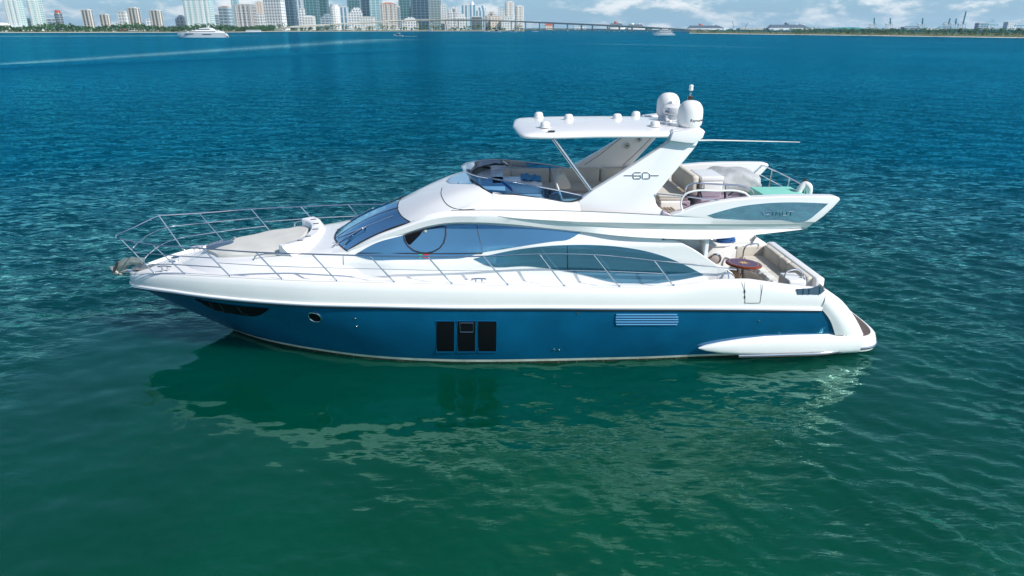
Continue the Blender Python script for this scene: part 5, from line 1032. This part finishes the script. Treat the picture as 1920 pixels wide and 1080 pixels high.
# ---- flybridge floor and seats
mb = MB(); mb.box((1.2, 0, 3.06), (3.6, 3.2, .10)); FP = [(2.95, -2.05), (6.8, -2.05), (7.4, -1.5), (7.66, -.6), (7.66, .6), (7.66, 1.5), (7.5, 2.02), (2.95, 2.05)]; mb.prism([Vector((a, y, 3.195)) for a, y in FP], (0, 0, .12), .02); ff = part(mb, 'flybridge_floor', 'gel')
mb = MB(); mb.box((1.2, 0, 3.113), (3.5, 3.1, .006)); mb.prism([Vector((3.0+(a-2.95)*.985, y*.92, 3.317)) for a, y in FP], (0, 0, .006)); part(mb, 'teak_decking', 'teak', ff)
def cushion(mb, c, d, bev=.06, rot=0): mb.box(c, d, bev, rot)
mb = MB(); cushion(mb, (2.15, 1.0, 3.32), (3.5, .9, .42), .05); fs = part(mb, 'flybridge_sofa', 'gel')
for c, d in (((1.15, .98, 3.56), (1.5, .88, .14)), ((2.95, .98, 3.56), (2.0, .88, .14))):
    mb = MB(); cushion(mb, c, d); part(mb, 'seat_cushion', 'beige', fs)
for x0, x1 in ((.55, 1.62), (1.65, 2.98), (3.01, 4.1)):
    mb = MB(); cushion(mb, ((x0+x1)/2, 1.46, 3.77), (x1-x0, .17, .44), .07); part(mb, 'back_cushion', 'beige', fs)
mb = MB(); cushion(mb, (.33, 1.22, 3.77), (.62, .17, .44), .07, .9); part(mb, 'back_cushion', 'beige', fs)
mb = MB(); mb.box((.55, -.72, 3.40), (1.7, 1.5, .66), .12); hc = part(mb, 'helm_console', 'gel')
mb = MB(); mb.box((.62, .02, 3.62), (1.35, .98, .72), .12); part(mb, 'instrument_pod', 'gel', hc)
mb = MB(); mb.prism([Vector((a, y, 3.93)) for a, y in ((-.42, -.5), (-.25, -1.0), (.02, -1.38), (.35, -1.45), (.35, 1.45), (.02, 1.38), (-.25, 1.0), (-.42, .5))], (0, 0, .05), .015); part(mb, 'dash_shelf', 'gel', hc)
mb = MB(); mb.box((1.36, -.70, 3.73), (.06, .62, .2), .02); mb.box((1.46, -.62, 3.80), (.10, .16, .10), .02); part(mb, 'instrument_panel', 'rubber', hc)
c = Vector((1.66, -.72, 3.83)); ax = Vector((1, 0, .35)).normalized(); q = ax.to_track_quat('Z', 'Y'); rg_ = lambda r, t: c+q @ Vector((math.cos(t)*r, math.sin(t)*r, 0))
mb = MB(); mb.tube([rg_(.20, 2*math.pi*i/28) for i in range(28)], .019, 8, closed=True); wh_ = part(mb, 'steering_wheel', 'vinyl')
mb = MB(); 
for k in range(5): mb.tube([c-ax*.06, rg_(.195, 2*math.pi*k/5)], .011, 6)
mb.tube([c-ax*.2, c-ax*.02], .035, 10); part(mb, 'spokes', 'steel', wh_)
mb = MB(); P = [U(x, y, y=-.35) for x, y in ((1040, 352), (1041, 340), (1046, 330), (1051, 325.5), (1055, 326), (1063, 333), (1070, 345), (1071, 353), (1058, 356))]; mb.prism(P, (0, .55, 0), .06, seg=3); hs = part(mb, 'helm_seat', 'beige')
mb = MB(); mb.box((2.05, -.45, 3.5), (.62, 1.1, .16), .05); mb.box((2.05, -.45, 3.26), (.35, .6, .34), .03); part(mb, 'seat_base', 'beige', hs)
mb = MB(); mb.box((2.62, -.9, 3.42), (.55, .9, .62), .04); wb_ = part(mb, 'wet_bar', 'gel'); mb = MB(); mb.box((2.62, -.9, 3.737), (.40, .6, .012), .003); part(mb, 'bar_lid', 'hatch', wb_)
# aft flybridge seats, locker, rails
mb = MB(); mb.box((4.55, .35, 3.42), (.75, 1.9, .24), .04); af = part(mb, 'aft_sofa', 'gel')
mb = MB(); cushion(mb, (4.5, .35, 3.60), (.75, 1.85, .13)); part(mb, 'seat_cushion', 'beige', af)
mb = MB(); cushion(mb, (5.0, .35, 3.90), (.17, 1.9, .52), .07); part(mb, 'back_cushion', 'beige', af)
mb = MB(); cushion(mb, (4.25, 1.45, 3.80), (1.3, .17, .44), .07); part(mb, 'back_cushion', 'beige', af)
mb = MB(); mb.box((4.15, -1.35, 3.40), (.5, .7, .2), .03); st = part(mb, 'step', 'gel')
mb = MB()
for k in range(5): mb.box((4.0+k*.08, -1.35, 3.506), (.05, .6, .012), .003)
part(mb, 'teak_slats', 'teak', st)
mb = MB(); mb.box((5.55, -.1, 3.47), (.9, 1.4, .30), .04); part(mb, 'locker', 'gel')
post = [(7.6, 2.0), (7.6, 1.18), (7.6, .08), (7.6, -.86), (7.6, -1.8)]
mb = MB(); mb.tube([(7.64, 2.0, 3.93), (7.64, 1.18, 3.95), (7.64, .08, 3.95), (7.64, -.86, 3.93)], .020, 8, sub=16); mb.tube([(7.62, 1.95, 3.66), (7.62, 1.18, 3.66), (7.62, .08, 3.66), (7.62, -.86, 3.65)], .013, 6, sub=16); ar = part(mb, 'aft_rail', 'steel')
for a, y in post[:4]:
    mb = MB(); mb.tube([(a, y, 3.31), (a+.04, y, 3.95)], .024, 8); part(mb, 'rail_post', 'steel', ar)
PY = -2.0; gtp = [(1277, 384), (1278.5, 373), (1286, 363.5), (1299, 359), (1345, 358), (1385, 358.5), (1398, 362.5), (1407, 371)]; gbt = [(1277.5, 385), (1279.5, 393), (1286, 400), (1320, 386), (1360, 379.5), (1406.5, 374)]
gm = patch(gtp, gbt, 36, lambda a, z: PY, 0, .012); gate = part(gm, 'wind_deflector', 'purple', fixn=False)
mb = MB(); mb.tube([U(x, y, y=PY) for x, y in [(1286, 400), (1280, 394)]+gtp], .022, 8, sub=50); part(mb, 'deflector_frame', 'gel', gate)
for pts in (((1313, 359), (1316, 370)), ((1374, 360), (1365, 367)), ((1279, 382), (1288, 385)), ((1358.5, 358), (1358.5, 377))):
    mb = MB(); mb.tube([U(x, y, y=PY+.03) for x, y in pts], .014, 6); part(mb, 'hinge', 'rubber', gate)
mb = MB(); mb.tube([U(1284, 364, y=-1.75), U(1285, 356, y=-1.75), U(1290, 348, y=-1.75), U(1298, 344.8, y=-1.75), U(1330, 345, y=-1.75), U(1361, 346.5, y=-1.75), U(1389, 348.5, y=-1.75), U(1404, 353, y=-1.75), U(1412, 360, y=-1.75), U(1413, 370, y=-1.75)], .019, 8, sub=40); mb.tube([U(1361, 346.5, y=-1.75), U(1360.5, 372, y=-1.75)], .016, 6); part(mb, 'grab_rail', 'steel')
mb = MB(); mb.tube([U(1231, 363, y=-1.70), U(1284, 368, y=-1.98), U(1330, 374, y=-2.06), U(1371, 381, y=-2.10)], .016, 8); part(mb, 'stair_rail', 'steel')
mb = MB(); mb.lathe([(.05, 0), (.05, .05), (.03, .07), (.001, .075)], UF(1111.5, 443, lambda a, z: -1.93), 16, axis=(0, -1, 0)); part(mb, 'side_light', 'rubber')

# ---- cockpit
mb = MB(); mb.box((6.65, 0, .90), (3.3, 4.3, .08)); part(mb, 'cockpit_floor', 'teak')
mb = MB(); mb.box((4.94, -1.85, 1.95), (.08, .46, 2.1), .01); mb.box((4.35, -1.66, 2.5), (1.25, .06, 1.1), .01); bk = part(mb, 'cockpit_bulkhead', 'gel')
mb = MB(); mb.box((4.99, -1.61, 1.85), (.03, .04, 1.9), .01); part(mb, 'door_frame', 'rubber', bk)
mb = MB(); mb.box((4.6, .3, 1.95), (.06, 3.4, 2.0), .01); part(mb, 'saloon_door', 'hatch', bk)
bp = [(5.35, 2.12), (5.35, 1.5), (5.7, 1.32), (6.2, 1.25), (6.65, 1.28), (6.82, 1.38), (6.86, 1.52), (7.45, 1.56), (7.5, 2.12)]
mb = MB(); mb.prism([Vector((a, y, .94)) for a, y in bp], (0, 0, .86), .035, seg=3); bar = part(mb, 'bar_unit', 'gel')
bp2 = [(5.35, 2.14), (5.35, 1.46), (5.7, 1.28), (6.2, 1.21), (6.65, 1.24), (6.85, 1.35), (6.9, 1.52), (7.45, 1.55), (7.45, 2.14)]
mb = MB(); mb.prism([Vector((a, y, 1.77)) for a, y in bp2], (0, 0, .05), .018, seg=2); part(mb, 'counter', 'deckwhite', bar)
c = Vector((6.36, 1.235, 1.42)); mb = MB(); mb.lathe([(.17, 0), (.17, .03), (.13, .04), (.125, .015), (.001, .02)], c, 32, axis=(0, -1, 0)); dr_ = part(mb, 'round_door', 'steel', bar)
mb = MB(); mb.lathe([(.122, .018), (.10, .03), (.001, .036)], c, 28, axis=(0, -1, 0)); part(mb, 'door_glass', 'stripes', dr_)
for a in (7.03, 7.24):
    mb = MB(); mb.box((a, 1.555, 1.64), (.13, .03, .12), .012); g_ = part(mb, 'gauge', 'vinyl', bar); mb = MB(); mb.box((a+.01, 1.535, 1.64), (.085, .01, .08), .003); part(mb, 'gauge_face', 'hatch', g_)
for a, y in ((6.15, 1.62), (6.40, 1.85)):
    mb = MB(); mb.lathe([(.07, 0), (.05, .03), (.035, .08), (.06, .12), (.075, .13), (.001, .135)], (a, y, 1.82), 18); part(mb, 'tap', 'steel', bar)
mb = MB(); mb.box((8.10, .16, 1.33), (.24, 3.12, .86), .06); so = part(mb, 'cockpit_sofa', 'gel')
mb = MB(); mb.box((7.55, .12, 1.12), (.78, 2.75, .40), .03); part(mb, 'sofa_base', 'gel', so)
for y0, y1 in ((1.52, .42), (.40, -.02), (-.04, -1.25)):
    mb = MB(); mb.box((7.93, (y0+y1)/2, 1.50), (.20, y0-y1, .46), .06); part(mb, 'back_cushion', 'beige', so)
for y0, y1 in ((1.5, .2), (.18, -1.22)):
    mb = MB(); mb.box((7.56, (y0+y1)/2, 1.35), (.70, y0-y1, .13), .045); part(mb, 'seat_cushion', 'beige', so)
mb = MB(); mb.box((7.5, 1.57, 1.43), (.9, .10, .5), .04); part(mb, 'end_cushion', 'beige', so)
g = []
for j in range(40):
    y = 1.0-2.15*j/39; w_ = .012*math.sin(j*1.7)+.01*math.sin(j*.63); g.append([(7.18+w_, y, 1.24), (7.17+w_, y, 1.38), (7.22, y, 1.435+w_*.6), (7.42, y, 1.433+w_*.6)])
mb = MB(); mb.grid(g); part(mb, 'seat_throw', 'vinyl', so, thick=.012)
mb = MB(); mb.box((7.28, -1.62, 1.42), (.42, .62, .96), .05); lk = part(mb, 'gate_locker', 'gel')
mb = MB(); mb.tube([(7.09, -1.62, 1.88), (7.1, -1.62, 2.0), (7.18, -1.62, 2.06), (7.42, -1.62, 2.06), (7.5, -1.62, 2.0), (7.56, -1.62, 1.75)], .020, 8, sub=26); part(mb, 'grab_rail', 'steel', lk)
mb = MB(); mb.tube([(7.5, -1.75, 1.99), (7.55, -1.75, 1.85), (7.62, -1.75, 1.62)], .018, 6); mb.box((7.5, -1.72, 1.93), (.08, .08, .08), .02); part(mb, 'gate_hinge', 'steel', lk)
mb = MB(); mb.tube([U(1392, 490, y=.95), U(1396, 466, y=.95), U(1399, 461, y=.95), U(1406, 458.5, y=.95), U(1422, 458, y=1.0), U(1419, 466, y=1.1)], .022, 8, sub=30); part(mb, 'hand_rail', 'steel')
mb = MB(); mb.tube([U(1363, 507, y=-2.15), U(1366, 512, y=-2.2), U(1366, 523, y=-2.25)], .018, 8); part(mb, 'grab_rail', 'steel')
op = part(patch([(1494, 541.5), (1520, 540.5), (1536, 537.5), (1546, 543)], [(1494.2, 552.5), (1520, 552), (1538, 551), (1546, 545)], 16, lambda a, z: -(yR(a)+.005), .014, .03), 'fairlead_opening', 'hatch', hull)
for x in (1507, 1518, 1538): 
    mb = MB(); mb.tube([UF(x, 541 if x < 1530 else 536, lambda a, z: -(yR(a)+.022)), UF(x-.5, 552, lambda a, z: -(yR(a)+.022))], .016, 8); part(mb, 'fairlead_post', 'steel', op)
mb = MB(); P = [UF(x, y, lambda a, z: -(yR(a)+.022)) for x, y in ((1395, 526), (1396.5, 545), (1397, 568), (1411, 568.3), (1425, 568), (1428, 548), (1431, 530))]; mb.tube(P, .006, 5); dl = part(mb, 'boarding_gate_seam', 'rubber', hull)
for y in (546.5, 557):
    mb = MB(); mb.tube([UF(1396.5, y-2, lambda a, z: -(yR(a)+.024)), UF(1396.5, y+2, lambda a, z: -(yR(a)+.024))], .014, 6); part(mb, 'gate_hinge', 'rubber', dl)

# ---- guard rails
ytop = lambda a: -max(.42, yE(a+.65)+lerp(.04, -.10, sm(-9, -5.5, a)))
tops = [(226, 448), (286, 459), (380, 466), (480, 473), (585, 476.5), (693, 479.5), (802, 481.5), (906, 480.5), (1011, 476.5), (1113, 478), (1226, 488.5)]
bases = [(288, 503.5), (346.5, 511.5), (432, 516), (529, 521), (632, 525), (739, 528), (847, 531), (952, 534.5), (1058, 537), (1161, 538.5), (1263, 533.5)]
tp = [UF(x, y, lambda a, z: ytop(a)) for x, y in tops]
bp_ = [UF(x, y, lambda a, z: -(yE(a)-.05)) for x, y in bases]; bp_ = [Vector((p.x, p.y, zE(p.x)-.02)) for p in bp_]
endp = UF(1381, 505.5, lambda a, z: -(yE(a)-.18))
nose = [Vector((-9.27, -.22, 2.68)), Vector((-9.33, 0, 2.69)), Vector((-9.27, .22, 2.70))]
sb = lambda p, dz=.03: Vector((p.x, -p.y, p.z+dz*max(0, min(1, (1.0-p.x)/4))))
for s in (-1, 1):
    F = (lambda p: p) if s < 0 else sb
    line = [F(p) for p in tp]+[F(endp)]
    mb = MB(); mb.tube(line, .0165, 8, sub=120)
    rail = part(mb, 'guard_rail', 'steel')
    for t_, b_ in zip(tp, bp_):
        mb = MB(); B2 = Vector((b_.x, b_.y if s < 0 else -b_.y, b_.z)); mb.tube([B2, F(t_)], .016, 8); mb.lathe([(.04, 0), (.036, .02), (.024, .04)], B2, 12); part(mb, 'stanchion', 'steel', rail)
    mids = [F(t_).lerp(Vector((b_.x, s*abs(b_.y), b_.z)), .5) for t_, b_ in zip(tp, bp_)]
    mb = MB(); mb.tube(mids[2:], .007 if s < 0 else .010, 6, sub=90); part(mb, 'guard_wire', 'steel', rail)
    m1 = [F(t_).lerp(Vector((b_.x, s*abs(b_.y), b_.z)), k) for k in (.33, .66) for t_, b_ in list(zip(tp, bp_))[:3]]
    for k in (0, 1):
        seg = m1[3*k:3*k+3]; nz_ = Vector((seg[0].x-.14, 0, seg[0].z+.03)); mb = MB(); mb.tube([nz_, nz_.lerp(seg[0], .5)+Vector((-.04, s*.03, 0))]+seg, .012, 8, sub=36); part(mb, 'mid_rail', 'steel', rail)
mb = MB(); mb.tube([tp[0]]+nose+[sb(tp[0])], .0165, 8, sub=30); part(mb, 'pulpit', 'steel')
for s in (-1, 1):
    mb = MB(); mb.tube([(-5.35, s*1.42, 2.45), (-5.3, s*1.42, 2.56), (-5.15, s*1.44, 2.60), (-4.75, s*1.5, 2.62)] if s > 0 else [(-5.62, -1.28, 2.38), (-5.58, -1.26, 2.47), (-5.45, -1.24, 2.50), (-4.95, -1.26, 2.53)], .018, 8, sub=20); part(mb, 'deck_handrail', 'steel')

# ---- loose things aboard
t = aboard('cool_box', (5.42, -.10, 3.622), 'white cool box with grey side handle standing on the upper deck behind the beige seat', 'cool box')
b = (5.42, -.10, 3.622)
mb = MB(); mb.box((5.42, -.10, 3.82), (.52, .92, .40), .035, taper=1.05); mb.build('box', M['vinyl'], t, b)
mb = MB(); mb.box((5.42, -.10, 4.08), (.57, .98, .11), .03); mb.build('lid', M['gel'], t, b)
mb = MB(); P = [U(1309, 343, y=-.61), U(1320, 343, y=-.61), U(1320, 354, y=-.61), U(1308, 354, y=-.61)]; mb.tube(P, .016, 8, closed=True); mb.build('handle', M['rubber'], t, b)
t = aboard('covered_dinghy', (6.05, .35, 3.317), 'grey canvas cover tied over a dinghy on the upper aft deck', 'dinghy'); b = (6.05, .35, 3.317)
mb = MB(); rows = []
def fold(t): return 1-abs(math.sin(t))*2       # creased folds
for i in range(41):
    ph = (i/40)*math.pi; r = []
    for j in range(96):
        th = 2*math.pi*j/96; cz = math.cos(ph); sz = math.sin(ph)
        x = .74*math.copysign(abs(math.cos(th))**.55, math.cos(th))*sz**.5; y = .60*math.copysign(abs(math.sin(th))**.55, math.sin(th))*sz**.5; z = .34*math.copysign(abs(cz)**.5, cz)
        f = (.040*fold(4.5*th+1.4*math.sin(7*z)+.6*math.sin(3*th))+.022*fold(8.5*th-6*z+1))*sz+.02*math.sin(7*x+3*y)
        dz = .03*fold(4.2*x+2.0*y+.5)+.04*math.sin(4*x+1)
        r.append((6.17+x*(1+f)-.06*z, .30+y*(1+f), 3.80+z+(dz if cz > 0 else 0)-.05*x*(1 if cz > 0 else 0)))
    rows.append(r)
mb.grid(rows, close=True); mb.build('canvas_cover', M['tarp'], t, b, ang=60)
for s in (-1, 1):
    mb = MB(); mb.tube([(5.45, .30+s*.45, 3.52), (5.9, .3+s*.62, 3.50), (6.5, .3+s*.6, 3.50), (6.85, .3+s*.35, 3.55), (6.95, .3, 3.6)], [.10]*4+[.09], 12); mb.build('inflatable_tube', M['tarp'], t, b)
mb = MB(); mb.tube([(5.55, .75, 4.0), (5.52, .6, 4.06), (5.58, .35, 3.98)], .035, 6); mb.build('cover_strap', M['ropeblue'], t, b)
t = aboard('foam_mat', (6.95, -.85, 3.317), 'mint green foam mat stack on the upper aft deck', 'mat'); b = (6.95, -.85, 3.317)
mb = MB(); mb.box((6.95, -.85, 3.58), (1.02, .9, .52), .03); mb.build('mat', M['mint'], t, b); mb = MB(); mb.lathe([(.06, 0), (.05, .04), (.001, .06)], (6.92, -1.2, 3.78), 14); mb.build('valve', M['towel'], t, b)
t = aboard('horseshoe_buoy', (7.55, -.95, 3.70), 'white horseshoe lifebuoy hanging on the aft rail of the upper deck', 'lifebuoy'); b = (7.55, -.95, 3.70)
hb = [U(1493, 369, y=-1.0), U(1497, 360, y=-1.0), U(1503, 351, y=-1.0), U(1510, 346, y=-1.0), U(1516, 349, y=-1.05), U(1517.5, 358, y=-1.05), U(1516, 368, y=-1.05)]
mb = MB(); mb.tube(hb, [.05, .075, .085, .085, .085, .08, .05]+[], 14); mb2 = MB(); P = cr(hb, 40); mb2.tube(P, [.05+.03*math.sin(math.pi*i/39)**.4 for i in range(40)], 14); mb2.build('ring', M['vinyl'], t, b)
mb = MB(); mb.tube([U(1506, 345, y=-.95), U(1506, 336, y=-.9)], .018, 6); mb.box(U(1511, 339, y=-.9), (.08, .06, .08), .02); mb.build('bracket', M['rubber'], t, b)
t = aboard('folded_towel', (1.02, .12, 3.98), 'crumpled blue towel lying on the flybridge instrument pod', 'towel'); b = (1.02, .12, 3.98)
mb = MB(); g = []
for i in range(14):
    g.append([(.78+.5*i/13, -.22+.62*j/11+.03*math.sin(i), 4.0+.03*math.sin(1.3*i+.8*j)+.035*math.sin(2.1*j)+.05*math.exp(-((i-3)/2.5)**2)) for j in range(12)])
mb.grid(g); mb.build('cloth', M['towel'], t, b, thick=.012)
t = aboard('rope_coil', (6.72, 1.52, 1.822), 'coiled blue mooring rope lying on the cockpit bar counter', 'rope'); b = (6.72, 1.52, 1.822)
mb = MB(); pts = []
for i in range(220):
    th = i*.32; r = .13+.05*math.sin(i*.11); pts.append((6.72+r*1.5*math.cos(th), 1.54+r*.9*math.sin(th), 1.845+.12*(i/220)+.012*math.sin(i*.9)))
mb.tube(pts, .020, 6); mb.build('rope', M['ropeblue'], t, b)
tb = (6.60, -.22, .942); t = aboard('cockpit_table', tb, 'oval varnished wooden table with star inlay on a steel pedestal in the cockpit', 'table')
dv = Vector((.80, -.60, 0)).normalized(); pv = Vector((-dv.y, dv.x, 0)); tc = Vector((6.60, -.22, 1.76))
def oval(k, z, n=48): return [tc+dv*(.47*k*math.cos(2*math.pi*i/n))+pv*(.36*k*math.sin(2*math.pi*i/n))+Vector((0, 0, z)) for i in range(n)]
mb = MB(); lv = [oval(.93, -.035), oval(.985, -.025), oval(1, 0), oval(.985, .02), oval(.95, .026)]; mb.grid(lv, close=True); mb.f += [tuple(range(48)), tuple(192+i for i in range(48))]; mb.m += [0, 0]; tt = mb.build('table_top', M['wood'], t, tb)
mb = MB(); mb.add(oval(.90, .029), [tuple(range(48))]); o = mb.build('burl_panel', M['purplewood'], tt, tb, fixn=False)
mb = MB(); mb.grid([oval(.80, .031), oval(.78, .031)], close=True); mb.build('inlay_line', M['gold'], tt, tb, fixn=False)
mb = MB(); stp = [tc+dv*((.17 if i % 2 == 0 else .06)*math.cos(2*math.pi*i/16))+pv*((.13 if i % 2 == 0 else .05)*math.sin(2*math.pi*i/16))+Vector((0, 0, .032)) for i in range(16)]; mb.add(stp+[tc+Vector((0, 0, .032))], [(i, (i+1) % 16, 16) for i in range(16)]); mb.build('star_inlay', M['gold'], tt, tb, fixn=False)
mb = MB(); mb.lathe([(.20, .942), (.19, .96), (.06, .99), (.055, 1.35), (.075, 1.36), (.075, 1.5), (.045, 1.51), (.045, 1.70), (.15, 1.725)], (tc.x, tc.y, 0), 20); mb.tube([tc+Vector((.05, 0, -.15)), tc+Vector((.3, -.1, -.20))], .012, 6); mb.build('pedestal', M['steel'], t, tb)
# ------------------------------------------------------------------ air over the bay
def build_haze():
    mb = MB(); mb.box((0, 6000, 105), (26000, 19000, 213)); o = mb.build('haze', bpy.data.materials.new('haze'), smooth=False); o['kind'] = 'stuff'; o['label'] = 'thin pale sea haze over the bay'
    m = o.data.materials[0]; m.use_nodes = True; N = m.node_tree.nodes; N.clear(); out = N.new('ShaderNodeOutputMaterial'); v = N.new('ShaderNodeVolumePrincipled')
    v.inputs['Color'].default_value = (.72, .88, 1, 1); v.inputs['Density'].default_value = HAZE; v.inputs['Anisotropy'].default_value = .3; m.node_tree.links.new(v.outputs[0], out.inputs['Volume'])
HAZE = 0.000045
build_haze()
